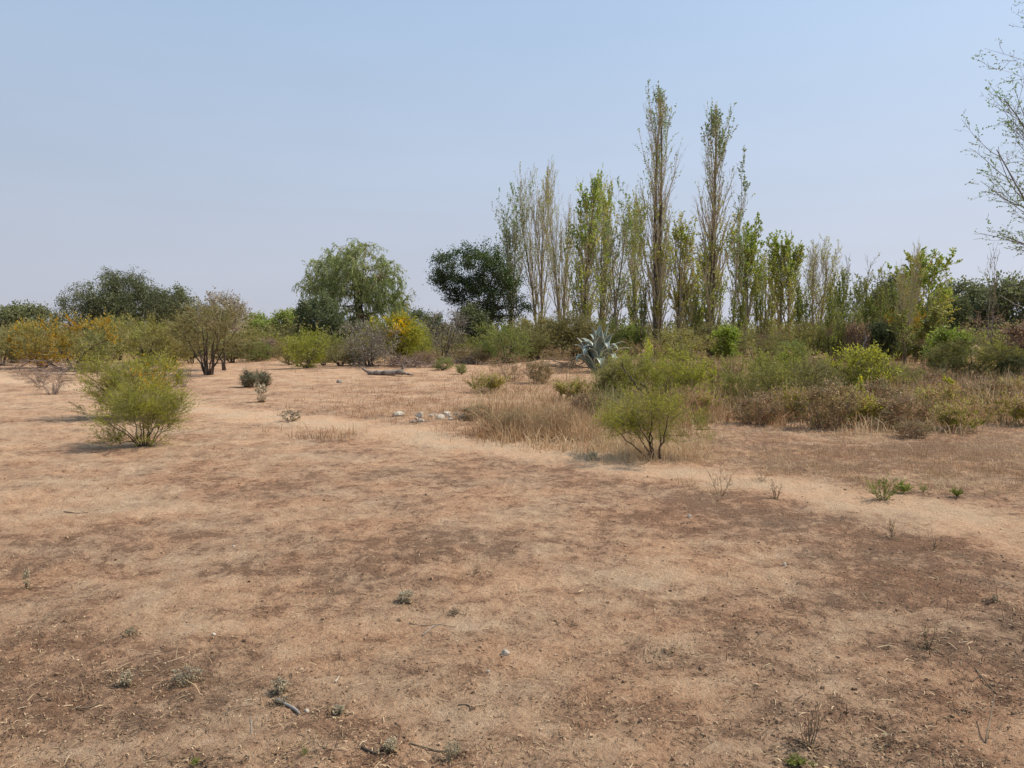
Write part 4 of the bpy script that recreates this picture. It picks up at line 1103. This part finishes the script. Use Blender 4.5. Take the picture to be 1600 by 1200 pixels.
M['agave'] = leaf_mat('blue_grey_agave_skin', [(.13, .16, .145), (.235, .275, .235), (.70, .68, .50)], .06, .42, .08)
def build_agave():
    ax, ay = ground_at(936, 581)
    z0 = gz1(ax, ay) - .06
    root = tag(empty('agave', (ax, ay, z0)), 'large blue grey agave with pale edged sword leaves on the reddish mound', 'agave')
    rng = np.random.default_rng(4)
    protos = [agave_leaf(1.65, .48, .25), agave_leaf(1.7, .50, 1.1), agave_leaf(1.7, .50, 2.3), agave_leaf(1.65, .46, 3.0)]
    N_ = 32
    for i in range(N_):
        f = i / (N_ - 1)
        tilt = 4 + 40 * f ** 1.4 + rng.normal() * 5          # from vertical
        az = i * 2.39996 + rng.normal() * .12
        me = protos[int(rng.choice([0, 1]))] if f < .2 else protos[int(rng.choice([0, 1, 1, 2, 2, 3, 3]))]
        o = part('leaf', me, root)
        r = .06 + .10 * f
        o.location = (math.cos(az) * r, math.sin(az) * r, .22 - .12 * f)
        sc = (1.08 - .20 * f) * rng.uniform(.88, 1.08)
        o.scale = (sc, sc, sc)
        o.rotation_euler = (rng.normal() * .12, -math.radians(90 - tilt), az)
    # tall narrow central spear
    o = part('leaf', protos[0], root); o.location = (.05, 0, .25); o.rotation_euler = (0, -math.radians(80), .5); o.scale = (1.15, .5, .8)
    core, fq = tubes(np.array([[[0, 0, -.1], [0, 0, .15], [0, 0, .4]]]), np.array([[.20, .17, .05]]), 10)
    part('core', quad_mesh('core', core, fq, 'agave', tint=np.full(len(fq), .2), smooth=True), root)
build_agave()

# ================================================================== FALLEN LOG AND BRUSH
M['log'] = bark_mat('weathered_grey_log', (.10, .078, .062), (.34, .29, .24), 9)
def line_tube(pts, r0, r1, k=9, seed=0, lump=.12, sub=5):
    pts = np.array(pts, float); rng = np.random.default_rng(seed)
    t = np.linspace(0, len(pts) - 1, (len(pts) - 1) * sub + 1)
    P = np.stack([np.interp(t, np.arange(len(pts)), pts[:, i]) for i in range(3)], 1)
    for _ in range(2): P[1:-1] = (P[:-2] + 2 * P[1:-1] + P[2:]) / 4
    R = np.linspace(r0, r1, len(P)) * (1 + lump * rng.normal(size=len(P)))
    P = P + rng.normal(size=P.shape) * min(r0, r1) * .12
    V, Fq = tubes(P[None], R[None], k)
    # caps
    V2 = np.concatenate([V, P[:1], P[-1:]]); c0 = len(V); c1 = c0 + 1
    m = len(P); cap = []
    for j in range(0, k - 1, 2):
        cap.append((c0, (j + 2) % k, j + 1, j)); b = (m - 1) * k
        cap.append((c1, b + j, b + j + 1, b + (j + 2) % k))
    if k % 2: cap.append((c0, 0, k - 1, k - 1)) if False else None
    return V2, np.concatenate([Fq, np.array(cap)])
def build_log():
    lx, ly = ground_at(604, 587)
    z = gz1(lx, ly)
    root = tag(empty('fallen_log', (lx, ly, z)), 'weathered grey fallen log with upturned left end on bare soil', 'log')
    V, f = line_tube([(-.72, .1, .10), (-.3, .05, .08), (.2, 0, .10), (.62, -.05, .13)], .075, .105, 10, 1)
    part('trunk', quad_mesh('log_trunk', V, f, 'log', smooth=True), root)
    V, f = line_tube([(-.66, .1, .09), (-.82, .12, .18), (-.98, .1, .30)], .055, .03, 7, 2)
    part('branch', quad_mesh('log_branch', V, f, 'log', smooth=True), root)
    V, f = line_tube([(.55, -.03, .14), (.62, 0, .27), (.60, .05, .36)], .055, .035, 7, 3)
    part('branch', quad_mesh('log_branch', V, f, 'log', smooth=True), root)
    V, f = line_tube([(.6, -.05, .10), (.82, -.1, .05), (1.02, -.12, .03)], .05, .03, 7, 4)
    part('branch', quad_mesh('log_branch', V, f, 'log', smooth=True), root)
build_log()

def brush_pile(px, py, w, h, n, label, mat, seed, name='brush_pile'):
    x, y = ground_at(px, py); z = gz1(x, y)
    rng = np.random.default_rng(seed)
    root = tag(empty(name, (x, y, z)), label, 'brush pile')
    st = np.stack([rng.normal(size=n) * w * .3, rng.normal(size=n) * .5, np.abs(rng.normal(size=n)) * h * .3], 1)
    d = rng.normal(size=(n, 3)) * [1, .6, .28]
    r = rng.uniform(.005, .022, n)
    P, R = grow(rng, st, d, rng.uniform(.5, 1.6, n), r, r * .3, 6, .16, -.01)
    P[:, :, 2] = np.clip(P[:, :, 2], .015, h)
    pos, dd, L, rr, t, i = spawn(rng, P, R, 5, .2, 1, 40, 12, .35)
    P2, R2 = grow(rng, pos, dd, L, np.maximum(rr * .5, .004), np.full(len(L), .003), 3, .2, 0)
    P2[:, :, 2] = np.maximum(P2[:, :, 2], .01)
    V, f = join([tubes(P, R, 5), tubes(P2, R2, 3)])
    part('twigs', quad_mesh('twigs', V, f, mat, smooth=True), root, True)
brush_pile(640, 575, 2.6, .7, 120, 'tangled grey brush pile right behind the fallen log', 'twig_purple', 5)
brush_pile(715, 570, 2.4, .45, 90, 'low grey brush pile between the small green bushes and the leafless grey bush', 'twig_grey', 6)
brush_pile(895, 578, 1.3, .4, 90, 'dark heap of dead leaves and twigs at the left foot of the agave', 'twig_brown', 7)
brush_pile(95, 588, 3.2, .45, 90, 'grey brush heap on the low bank below the ochre acacias', 'twig_purple', 8)

# leaning dead branches standing in the shrubs
def dead_branch(px, Y, pts, r, label, mat='twig_dark', seed=1):
    x, _ = xz_at(px, 540, Y); z = gz1(x, Y)
    root = tag(empty('dead_branch', (x, Y, z)), label, 'branch')
    V, f = line_tube(pts, r, r * .35, 6, seed)
    part('limb', quad_mesh('limb', V, f, mat, smooth=True), root)
    rng = np.random.default_rng(seed)
    P = np.array(pts, float)[None]; R = np.full(P.shape[:2], r * .6)
    pos, dd, L, rr, t, i = spawn(rng, P, R, 9, .25, 1, 38, 12, .3)
    P2, R2 = grow(rng, pos, dd, L, rr * .6, rr * .25, 4, .15, 0.03)
    P2[:, :, 2] = np.maximum(P2[:, :, 2], .01)
    V, f = tubes(P2, R2, 4)
    part('twigs', quad_mesh('twigs', V, f, mat, smooth=True), root, True)
dead_branch(1000, 14.2, [(0, 0, .45), (-.14, 0, .65), (-.28, .05, .82), (-.36, .05, 1.0)], .018, 'dark dead limb leaning left out of the broad yellow green shrub')
dead_branch(1163, 16.5, [(0, 0, .05), (-.25, -.1, .16), (-.6, -.2, .24), (-.95, -.2, .27)], .03, 'dark dead branch lying out to the left under the sprawling olive shrub', seed=3)
dead_branch(1172, 16.2, [(0, 0, .04), (.4, -.1, .07), (.9, -.1, .06)], .022, 'short dark branch lying to the right under the sprawling olive shrub', seed=4)
dead_branch(1330, 20.0, [(-.1, 0, .1), (.1, 0, .6), (.3, 0, 1.1), (.42, 0, 1.5)], .024, 'long pale branch leaning right out of the right thicket', 'pale_bark', 5)

# ================================================================== ROCKS
def rock_mesh(seed, k=9, m=7):
    rng = np.random.default_rng(seed)
    V = []; Fq = []
    off = rng.random(3) * 40
    for i in range(m + 1):
        th = PI * i / m
        for j in range(k * 2):
            ph = 2 * PI * j / (k * 2)
            V.append((math.sin(th) * math.cos(ph), math.sin(th) * math.sin(ph), math.cos(th)))
    V = np.array(V)
    r = 1 + .55 * (noise3(V * 1.0 + off, .9, seed) - .5) + .25 * (noise3(V + off, .35, seed + 1) - .5)
    V = V * r[:, None]
    K = k * 2
    for i in range(m):
        for j in range(K):
            Fq.append((i * K + j, (i + 1) * K + j, (i + 1) * K + (j + 1) % K, i * K + (j + 1) % K))
    V[:, 2] = np.maximum(V[:, 2], -.35)
    return V, np.array(Fq)
M['rock'] = bark_mat('pale_limestone', (.36, .29, .21), (.60, .52, .41), 6)
M['rock_grey'] = bark_mat('grey_brown_stone', (.20, .16, .13), (.40, .34, .28), 12)
M['rock_dull'] = bark_mat('dusty_pebble', (.28, .22, .16), (.50, .42, .33), 9)
def rock(px, py, wpx, hpx, label, seed, mat='rock', group=None, name='rock'):
    x, y = ground_at(px, py); z = gz1(x, y)
    d = y / F_PX
    V, f = rock_mesh(seed)
    w = wpx * d / 2 * 1.15; h = hpx * d * .72
    V = V * [w, w * .75, h]
    o = bpy.data.objects.new(name, quad_mesh(name, V, f, mat)); COL.objects.link(o)
    o.location = (x, y, z + h * .25); o.rotation_euler = (0, 0, seed * .3 % .6 - .3)
    tag(o, label, 'rock', group)
RG = 'white rocks beside the path'
rock(623, 652, 17, 9, 'white rock lying apart at the left of the white rock line', 1, group=RG)
rock(656, 655, 11, 9, 'small upright white rock second from the left in the line', 2, group=RG)
rock(651, 660, 5, 4, 'tiny white stone just in front of the small upright white rock', 3, group=RG)
rock(674, 654, 8, 5, 'small white rock between the upright one and the long one', 4, group=RG)
rock(688, 658, 14, 7, 'long white rock with a grey side in the middle of the line', 5, group=RG)
rock(701, 655, 12, 7, 'greyish flat rock touching the long white rock', 6, 'rock_grey', group=RG)
rock(698, 649, 11, 4, 'flat white rock behind the greyish flat one', 7, group=RG)
rock(713, 652, 8, 5, 'small white rock near the right end of the line', 8, group=RG)
rock(724, 659, 13, 8, 'white wedge rock at the right end of the line', 9, group=RG)
rng = np.random.default_rng(12)
for i in range(14):
    rock(rng.uniform(640, 735), rng.uniform(648, 663), rng.uniform(3, 6.5), rng.uniform(2, 4), 'small chip of white rubble scattered among the white rocks', 30 + i, 'rock' if i % 3 else 'rock_grey', 'small chips of white rubble', 'rubble_chip')
rock(656, 662, 10, 5, 'brown stone below the small upright white rock', 10, 'rock_grey', group=RG)
rock(530, 598, 8, 5, 'dark brown stone alone on bare soil below the fallen log', 11, 'rock_grey')
rock(790, 1025, 14, 9, 'pale pebble half sunk in the foreground sand', 12, 'rock_dull', name='pebble')
rock(479, 1111, 7, 6, 'white pebble right of the grey dead twig in the foreground', 13, 'rock', name='pebble')
rock(1077, 811, 6, 6, 'white pebble on the brown soil before the path', 14, 'rock', name='pebble')
rock(763, 1054, 6, 4, 'tiny tan pebble below the pale sunken pebble', 15, 'rock', name='pebble')
rock(365, 858, 4, 3, 'tiny white pebble on the left bare sand', 16, 'rock', name='pebble')
rock(334, 992, 6, 4, 'small pale pebble left of the bare sand patch', 17, 'rock', name='pebble')
rock(1226, 885, 5, 5, 'tiny white fleck of stone on the right brown soil', 18, 'rock', name='pebble')

# ================================================================== STICKS ON THE GROUND
def ground_stick(pix, r, label, mat='twig_grey', seed=1, rise=None, name='dry_stick'):
    pts = []
    for i, (px, py) in enumerate(pix):
        x, y = ground_at(px, py)
        pts.append((x, y, gz1(x, y) + r * .9 + (rise[i] if rise else 0)))
    b = np.array(pts[0]); loc = np.array(pts)
    o = bpy.data.objects.new(name, None)
    V, f = line_tube(loc - b, r, r * .55, 6, seed, sub=4)
    o = bpy.data.objects.new(name, quad_mesh(name, V, f, mat, smooth=True)); COL.objects.link(o); o.location = b
    tag(o, label, 'stick')
ground_stick([(432, 1096), (446, 1102), (462, 1112), (468, 1120)], .009, 'thick grey forked twig lying in the left foreground', 'pale_bark', 1)
ground_stick([(524, 1070), (530, 1060)], .005, 'short bone white stick on the foreground sand', 'rock', 2, name='pale_stick')
ground_stick([(640, 1161), (690, 1164), (722, 1171), (757, 1183)], .004, 'long thin twig at the bottom of the foreground', 'twig_brown', 3)
ground_stick([(565, 1172), (585, 1180), (602, 1181)], .005, 'dark curved twig at the bottom left of centre', 'twig_dark', 4)
ground_stick([(716, 1102), (730, 1104), (742, 1112)], .0035, 'small bent brown twig on the sand right of centre', 'twig_brown', 5)
ground_stick([(640, 978), (660, 983), (684, 981), (712, 986)], .0028, 'brown twig lying flat on the sandy patch', 'twig_brown', 6)
ground_stick([(660, 995), (677, 984), (690, 981)], .004, 'pale twig crossing the flat brown one', 'pale_bark', 7)
ground_stick([(1525, 1048), (1545, 1070), (1558, 1086)], .004, 'slanting brown stick near the right edge of the foreground', 'twig_brown', 8)
ground_stick([(1540, 1158), (1546, 1140), (1553, 1122)], .004, 'thin reddish stick standing near the bottom right corner', 'twig_brown', 9, rise=[0, .05, .11])
ground_stick([(350, 1152), (364, 1141), (378, 1136)], .003, 'straw coloured bent stalk in the left foreground', 'straw_stick', 10) if 'straw_stick' in M else None
ground_stick([(100, 802), (122, 803), (138, 799), (153, 798)], .004, 'dark twig lying on the far left sand', 'twig_dark', 11)
ground_stick([(393, 1145), (392, 1128), (391, 1121)], .003, 'short pale stalk lying in the left foreground litter', 'pale_bark', 12)
ground_stick([(120, 1102), (140, 1103), (158, 1101)], .0035, 'short brown twig near the bottom left corner', 'twig_brown', 13)

# ================================================================== SMALL WEEDS
def weed(kind, px, py, wpx, hpx, label, group=None, var=0):
    return plant(kind, px, None, py - hpx * (.62 if kind == 'weed_grey' else 1), wpx * (.85 if kind == 'weed_grey' else 1), label, 'weed', group, var, base=py)
weed('weed', 1380, 783, 56, 40, 'lush green weed tuft beyond the path on the right')
weed('weed', 1411, 769, 24, 18, 'smaller green weed just right of the lush tuft', None, 1)
weed('weed', 1443, 768, 18, 13, 'sparse green weed second to the right of the lush tuft', None, 0)
weed('weed', 1495, 775, 18, 14, 'lone green weed farthest right beyond the path', None, 1)
weed('weed_twig', 1126, 776, 52, 52, 'leafless greenish twiggy weed standing at the near edge of the path')
weed('weed_twig', 1212, 782, 20, 30, 'thin brown weed stalk in the path', None, 1)
weed('weed_twig', 1394, 842, 20, 32, 'thin brown stalk on the near side of the path at right', None, 1)
weed('weed_twig', 1460, 856, 30, 30, 'pair of thin stalks on the near side of the path near the right edge', None, 0)
weed('weed_twig', 1190, 752, 34, 26, 'low tan twiggy weed on the far edge of the path', None, 0)
weed('weed', 476, 1184, 17, 16, 'small vivid green weed at the bottom left of centre', None, 0)
weed('weed', 305, 1197, 16, 12, 'small green weed cut by the bottom edge on the left', None, 1)
weed('weed', 1244, 1198, 30, 18, 'green weed cut by the bottom edge on the right', None, 1)
weed('weed', 1270, 1200, 16, 12, 'second green weed cut by the bottom edge on the right', None, 0)
weed('weed_grey', 292, 1068, 56, 22, 'widest grey woolly weed patch in the left foreground', None, 0)
weed('weed_grey', 438, 1084, 28, 16, 'grey woolly weed above the thick forked twig', None, 1)
weed('weed_grey', 440, 1100, 28, 12, 'grey woolly weed touching the thick forked twig', None, 0)
weed('weed_grey', 609, 1174, 22, 14, 'small grey weed at the bottom centre', None, 1)
weed('weed_grey', 706, 1181, 34, 18, 'grey woolly weed beside the long thin bottom twig', None, 0)
weed('weed_grey', 198, 1072, 22, 14, 'grey green weed left of the widest woolly patch', None, 1)
weed('weed_grey', 204, 997, 18, 14, 'small olive weed on the left dark litter', None, 0)
weed('weed_grey', 530, 1115, 20, 10, 'small green grey weed right of the white pebble', None, 1)
weed('weed_grey', 42, 916, 12, 14, 'small dark weed near the left edge', None, 1)
weed('weed_grey', 632, 944, 26, 14, 'dark low weed on the sand with a stalk', None, 1)
weed('weed_grey', 712, 962, 16, 10, 'small dark weed right of the one with a stalk', None, 0)
weed('weed_grey', 1555, 944, 12, 14, 'small dark green weed near the right edge', None, 0)
weed('weed_grey', 926, 721, 18, 10, 'small dark green weed left of the V-stemmed front shrub', None, 1)
weed('weed_twig', 1450, 1012, 24, 40, 'thin brown dead stalk in the right foreground', None, 1)
weed('weed_twig', 1388, 1165, 22, 44, 'dead upright stalk near the bottom right', None, 0)
weed('weed_twig', 1050, 1022, 24, 30, 'dead upright stalk on litter right of centre', None, 0)
weed('weed_twig', 1265, 1170, 50, 60, 'branching dead stalk low on the right foreground', None, 1)
weed('weed_twig', 742, 899, 14, 22, 'dark stub with a thin stalk in the middle of the field', None, 0)
weed('weed', 1130, 605, 26, 20, 'low green weed at the edge of the right thicket', None, 1)
weed('weed_grey', 455, 658, 40, 14, 'grey green weed low in the path on the left', None, 0)
weed('weed_grey', 410, 628, 20, 16, 'small dark weed below the silvery bush pair', None, 1)

# ================================================================== GRASS, LITTER, FAR WOOD (nobody could count these)
def grass_field(name, label, n, box, hrange, width, mat, seed, dens=None, lean=.35, nstem=9, spread=.10):
    """tufts of curved blades; box in picture pixels on the ground"""
    rng = np.random.default_rng(seed)
    x0, x1, y0, y1 = box
    px = rng.uniform(x0, x1, n * 3); py = rng.uniform(y0, y1, n * 3)
    k = (600 - py) / F_PX
    t = -CAM_H / (-SP + k * CP); X = (px - 800) / F_PX * t; Y = (CP + k * SP) * t
    keep = np.ones(len(X), bool)
    if dens is not None: keep = rng.random(len(X)) < dens(px, py, X, Y)
    X = X[keep][:n]; Y = Y[keep][:n]; m = len(X)
    X = np.repeat(X, nstem) + rng.normal(size=m * nstem) * spread; Y = np.repeat(Y, nstem) + rng.normal(size=m * nstem) * spread
    hs = np.repeat(hrange[0] + (hrange[1] - hrange[0]) * rng.random(m) ** 1.6, nstem) * rng.uniform(.35, 1.25, m * nstem)
    Z = gz(X, Y)
    N_ = len(X)
    az = rng.uniform(0, 2 * PI, N_); ln = np.abs(rng.normal(size=N_)) * lean
    D = np.stack([np.cos(az) * ln, np.sin(az) * ln, np.ones(N_)], 1)
    base = np.stack([X, Y, Z - .01], 1)
    mid = base + D * (hs * .55)[:, None]
    D2 = D + np.stack([np.cos(az) * ln * 1.6, np.sin(az) * ln * 1.6, -ln * .6], 1)
    tip = mid + D2 * (hs * .45)[:, None]
    sa = rng.uniform(0, PI, N_); Sd = np.stack([np.cos(sa), np.sin(sa), np.zeros(N_)], 1)
    w = (width * rng.uniform(.6, 1.4, N_))[:, None]
    V = np.stack([base - Sd * w * .5, base + Sd * w * .5, mid + Sd * w * .4, mid - Sd * w * .4, tip + Sd * w * .12, tip - Sd * w * .12], 1).reshape(-1, 3)
    b = np.arange(N_)[:, None] * 6
    Fq = np.concatenate([b + [0, 1, 2, 3], b + [3, 2, 4, 5]], 1).reshape(-1, 4)
    ti = np.clip(.5 + 1.5 * (fbm2(X * .9, Y * .9, 4, seed + 3) - .5) + np.repeat(rng.normal(size=m), nstem) * .16 + rng.normal(size=N_) * .26, 0, 1)
    o = bpy.data.objects.new(name, quad_mesh(name, V, Fq, mat, tint=np.repeat(ti, 2)))
    COL.objects.link(o); o['kind'] = 'stuff'; o['label'] = label
    return o
def band(px, py, pts):
    """1 above (beyond) a polyline, given as far limit"""
    xs, ys = zip(*pts); return np.interp(px, xs, ys)
def patch(thr, s, seed, sc=.5):
    return lambda px, py, X, Y: np.clip((fbm2(X * sc, Y * sc, 4, seed) - thr) * s, 0, 1)

near_edge = [(700, 640), (760, 690), (930, 700), (1060, 672), (1140, 655), (1250, 668), (1400, 672), (1600, 650)]
def d_right(px, py, X, Y):
    e = np.interp(px, *zip(*near_edge))
    return np.clip((e + 6 - py) / 30, 0, 1) * np.clip((fbm2(X * .7, Y * .7, 4, 8) - .28) * 3.2, .05, 1)
grass_field('dry_grass', 'tall reddish brown dry grass on the right half', 5200, (1000, 1640, 548, 690), (.12, .62), .016, 'grass_red', 21, d_right, .5, 6, .07)
grass_field('straw_grass', 'pale straw grass between the path and the thicket', 4300, (740, 1640, 560, 712), (.05, .32), .012, 'grass', 22,
            lambda px, py, X, Y: np.clip((np.interp(px, *zip(*near_edge)) + 16 - py) / 34, 0, 1) * np.clip((fbm2(X * 1.1, Y * 1.1, 4, 18) - .33) * 3.5, 0, 1) * np.where(px < 950, .9, 1), .45, 8, .10)
grass_field('straw_grass', 'tall pale straw tufts standing through the right thicket', 900, (1040, 1640, 575, 660), (.18, .62), .013, 'grass', 30,
            lambda px, py, X, Y: np.clip((fbm2(X * .9, Y * .9, 3, 38) - .42) * 5, 0, 1), .22, 9, .06)
grass_field('dry_grass', 'reddish brown dry grass clump beside the path', 1100, (745, 945, 640, 695), (.10, .38), .009, 'grass_red', 23,
            lambda px, py, X, Y: np.exp(-((px - 850) / 75) ** 2 - ((py - 672) / 20) ** 2), .38, 9, .08)
grass_field('dry_grass', 'low brown grass stubble in the middle of the field', 4600, (400, 960, 572, 690), (.05, .20), .008, 'grass_red', 24,
            lambda px, py, X, Y: np.clip((litter(X, Y) - .30) * 1.6, 0, 1) * np.clip((px - 380) / 300, .1, 1), .5, 6, .10)
grass_field('straw_grass', 'pale stubble grass around the front thorn shrub', 700, (900, 1130, 668, 728), (.06, .26), .006, 'grass', 25,
            lambda px, py, X, Y: np.exp(-((px - 1010) / 80) ** 2 - ((py - 700) / 22) ** 2), .5, 8, .07)
grass_field('thin_grass', 'thin straw stubble on the brown soil at right', 4200, (1060, 1700, 655, 770), (.03, .12), .005, 'grass', 26,
            lambda px, py, X, Y: np.clip((litter(X, Y) - .25) * 1.5, 0, 1) * (track_mask(X, Y) < .3), .7, 4, .06)
grass_field('dry_grass', 'dry grass fringe below the background shrubs', 3200, (-60, 1000, 549, 578), (.15, .5), .02, 'grass', 27,
            lambda px, py, X, Y: np.clip((fbm2(X * .35, Y * .35, 3, 6) - .36) * 4, 0, 1) * np.clip((572 - py) / 10, 0, 1), .35, 7, .2)
grass_field('green_weeds', 'thin green weeds growing among the right grass', 1700, (930, 1640, 556, 668), (.2, .6), .012, 'grass_green', 28,
            lambda px, py, X, Y: np.clip((np.interp(px, *zip(*near_edge)) - py) / 14, 0, 1) * np.clip((fbm2(X * .6, Y * .6, 3, 28) - .48) * 6, 0, 1), .25, 8, .10)
grass_field('dry_stalks', 'thin upright dead stalks dotted over the field', 500, (0, 1600, 700, 1190), (.02, .10), .0035, 'litter', 29,
            lambda px, py, X, Y: np.clip((litter(X, Y) - .45) * 2, 0, 1), .3, 2, .02)

def scatter(n, seed, power=1.0, thr=.1, vmin=590, vmax=1250, floor=.03):
    rng = np.random.default_rng(seed)
    px = rng.uniform(-250, 1850, n); py = vmin + (vmax - vmin) * rng.random(n) ** .85
    k = (600 - py) / F_PX
    t = -CAM_H / (-SP + k * CP); X = (px - 800) / F_PX * t; Y = (CP + k * SP) * t
    l = litter(X, Y)
    keep = rng.random(n) < np.clip((l - thr), floor, 1) ** power
    return X[keep], Y[keep], l[keep], rng
# straw, bark flakes and bits of stalk lying flat
X, Y, l, rng = scatter(120000, 51, 1.3, .12)
n = len(X)
az = rng.uniform(0, 2 * PI, n)
L_ = np.minimum(rng.lognormal(-4.0, .65, n), .16) * (1 + Y * .03); W_ = rng.uniform(.0009, .0026, n) * (1 + Y * .16) * np.where(L_ < .015, 1.6, 1)
Z = gz(X, Y) + .003
D = np.stack([np.cos(az), np.sin(az), rng.normal(size=n) * .10], 1)
base = np.stack([X, Y, Z], 1) - D * (L_ * .5)[:, None]
Sd = np.stack([-np.sin(az), np.cos(az), rng.normal(size=n) * .3], 1)
mid = base + D * (L_ * .5)[:, None] + Sd * (L_ * rng.normal(size=n) * .07)[:, None] + np.array([0, 0, .004])
tip = base + D * L_[:, None]
w = W_[:, None]
V = np.stack([base - Sd * w * .5, base + Sd * w * .5, mid + Sd * w * .5, mid - Sd * w * .5, tip + Sd * w * .3, tip - Sd * w * .3], 1).reshape(-1, 3)
b = np.arange(n)[:, None] * 6
Fq = np.concatenate([b + [0, 1, 2, 3], b + [3, 2, 4, 5]], 1).reshape(-1, 4)
ti = np.clip(rng.beta(.7, 1.3, n), 0, 1)
o = bpy.data.objects.new('litter', quad_mesh('litter', V, Fq, 'litter', tint=np.repeat(ti, 2))); COL.objects.link(o)
o['kind'] = 'stuff'; o['label'] = 'straw bits and broken stalks lying over the soil'
# soil crumbs, droppings, grit
X, Y, l, rng = scatter(32000, 52, 1.2, .05)
n = len(X)
s_ = rng.lognormal(-6.15, .55, n) * (1 + Y * .07)
s_ = np.minimum(s_, .011)
cube = np.array([[-1, -1, -1], [1, -1, -1], [1, 1, -1], [-1, 1, -1], [-.7, -.7, .8], [.7, -.7, .8], [.7, .7, .8], [-.7, .7, .8]], float)
Vc = cube[None] * (1 + .25 * rng.normal(size=(n, 8, 3))) * s_[:, None, None] * (np.array([1, 1, .65]))
az = rng.uniform(0, 2 * PI, n); c, q = np.cos(az)[:, None], np.sin(az)[:, None]
Vx = Vc[:, :, 0] * c - Vc[:, :, 1] * q; Vy = Vc[:, :, 0] * q + Vc[:, :, 1] * c
Z = gz(X, Y)
V = np.stack([Vx + X[:, None], Vy + Y[:, None], Vc[:, :, 2] + (Z + s_ * .3)[:, None]], 2).reshape(-1, 3)
cf = np.array([[4, 5, 6, 7], [0, 1, 5, 4], [1, 2, 6, 5], [2, 3, 7, 6], [3, 0, 4, 7]])
Fq = (np.arange(n)[:, None, None] * 8 + cf[None]).reshape(-1, 4)
ti = np.clip(.42 + .25 * rng.normal(size=n) - .3 * (l - .4), 0, 1)
o = bpy.data.objects.new('soil_crumbs', quad_mesh('soil_crumbs', V, Fq, 'crumb', tint=np.repeat(ti, 5))); COL.objects.link(o)
o['kind'] = 'stuff'; o['label'] = 'brown soil crumbs and grit on the ground'

# leaf litter gathered under the bushes and weeds
rng = np.random.default_rng(77)
cx, cy, cr, cn = [], [], [], []
for o_ in list(COL.objects):
    if o_.parent is None and o_.get('category') in ('shrub', 'weed') and 2 < o_.location.y < 24:
        dd = [c.data for c in o_.children if c.data and len(c.data.vertices) > 20]
        if not dd: continue
        wd = max(c.dimensions.x for c in o_.children) * .5
        k_ = int(min(900, 70 + 420 * wd))
        cx += [o_.location.x] * k_; cy += [o_.location.y] * k_; cr += [max(wd, .05) * .75] * k_
cx, cy, cr = map(np.array, (cx, cy, cr)); n = len(cx)
X = cx + rng.normal(size=n) * cr * .6 - cr * .1; Y = cy + rng.normal(size=n) * cr * .45
az = rng.uniform(0, 2 * PI, n); L_ = np.minimum(rng.lognormal(-4.3, .5, n), .03) * (1 + Y * .04); W_ = L_ * rng.uniform(.12, .4, n) * .6
D = np.stack([np.cos(az), np.sin(az), rng.normal(size=n) * .25], 1); Sd = np.stack([-np.sin(az), np.cos(az), rng.normal(size=n) * .3], 1)
B = np.stack([X, Y, gz(X, Y) + .006], 1)
V = np.stack([B, B + D * (L_ * .5)[:, None] + Sd * W_[:, None], B + D * L_[:, None], B + D * (L_ * .5)[:, None] - Sd * W_[:, None]], 1).reshape(-1, 3)
o = bpy.data.objects.new('leaf_litter', quad_mesh('leaf_litter', V, np.arange(n * 4).reshape(n, 4), 'litter', tint=np.clip(rng.beta(1.2, 2.2, n), 0, 1))); COL.objects.link(o)
o['kind'] = 'stuff'; o['label'] = 'fallen leaves and bark gathered under bushes and weeds'

# far wood closing the plain
def far_wood(name, label, n, x0, x1, y0, y1, h, mat, seed, size):
    rng = np.random.default_rng(seed)
    nb = 170
    bx = rng.uniform(x0, x1, nb); by = rng.uniform(y0, y1, nb)
    bh = rng.uniform(.6, 1.15, nb) * h * (1 + .3 * (fbm2(bx * .03, by * .03, 2, seed) - .5)); br = rng.uniform(1.6, 4.2, nb)
    k = rng.integers(0, nb, n)
    d = norm(rng.normal(size=(n, 3))); r = rng.uniform(.55, 1.0, n)
    P = np.stack([bx[k] + d[:, 0] * br[k] * r, by[k] + d[:, 1] * br[k] * r, bh[k] * .5 + d[:, 2] * bh[k] * .5 * r], 1)
    P[:, 2] = np.maximum(P[:, 2], .05)
    V, Fq = leaves(P, rng.normal(size=(n, 3)), np.full(n, size) * rng.uniform(.6, 1.3, n), np.full(n, size * .6), rng)
    ti = np.clip(.45 + .9 * (_h(k, k, k, seed) - .5) + .15 * rng.normal(size=n), 0, 1)
    o = bpy.data.objects.new(name, quad_mesh(name, V, Fq, mat, tint=ti)); COL.objects.link(o)
    o['kind'] = 'stuff'; o['label'] = label
far_wood('distant_woodland', 'far low scrub wood along the horizon', 30000, -190, 190, 105, 185, 4.0, 'pepper_leaf', 61, .6)
far_wood('distant_scrub', 'olive scrub mass behind the left shrubs', 26000, -65, 10, 46, 75, 2.5, 'olive_leaf', 62, .22)
far_wood('distant_scrub', 'olive scrub mass behind the poplar trunks', 20000, 5, 70, 58, 85, 2.6, 'acacia_leaf', 63, .24)
far_wood('low_scrub', 'low olive scrub closing the gaps behind the left bushes', 17000, -40, 6, 43, 53, 1.7, 'acacia_leaf', 64, .13)
far_wood('low_scrub', 'green low growth around the poplar trunks', 17000, 0, 42, 50, 58, 2.6, 'green_leaf', 65, .15)
print('unique tris', 2 * sum(len(m.polygons) for m in bpy.data.meshes))
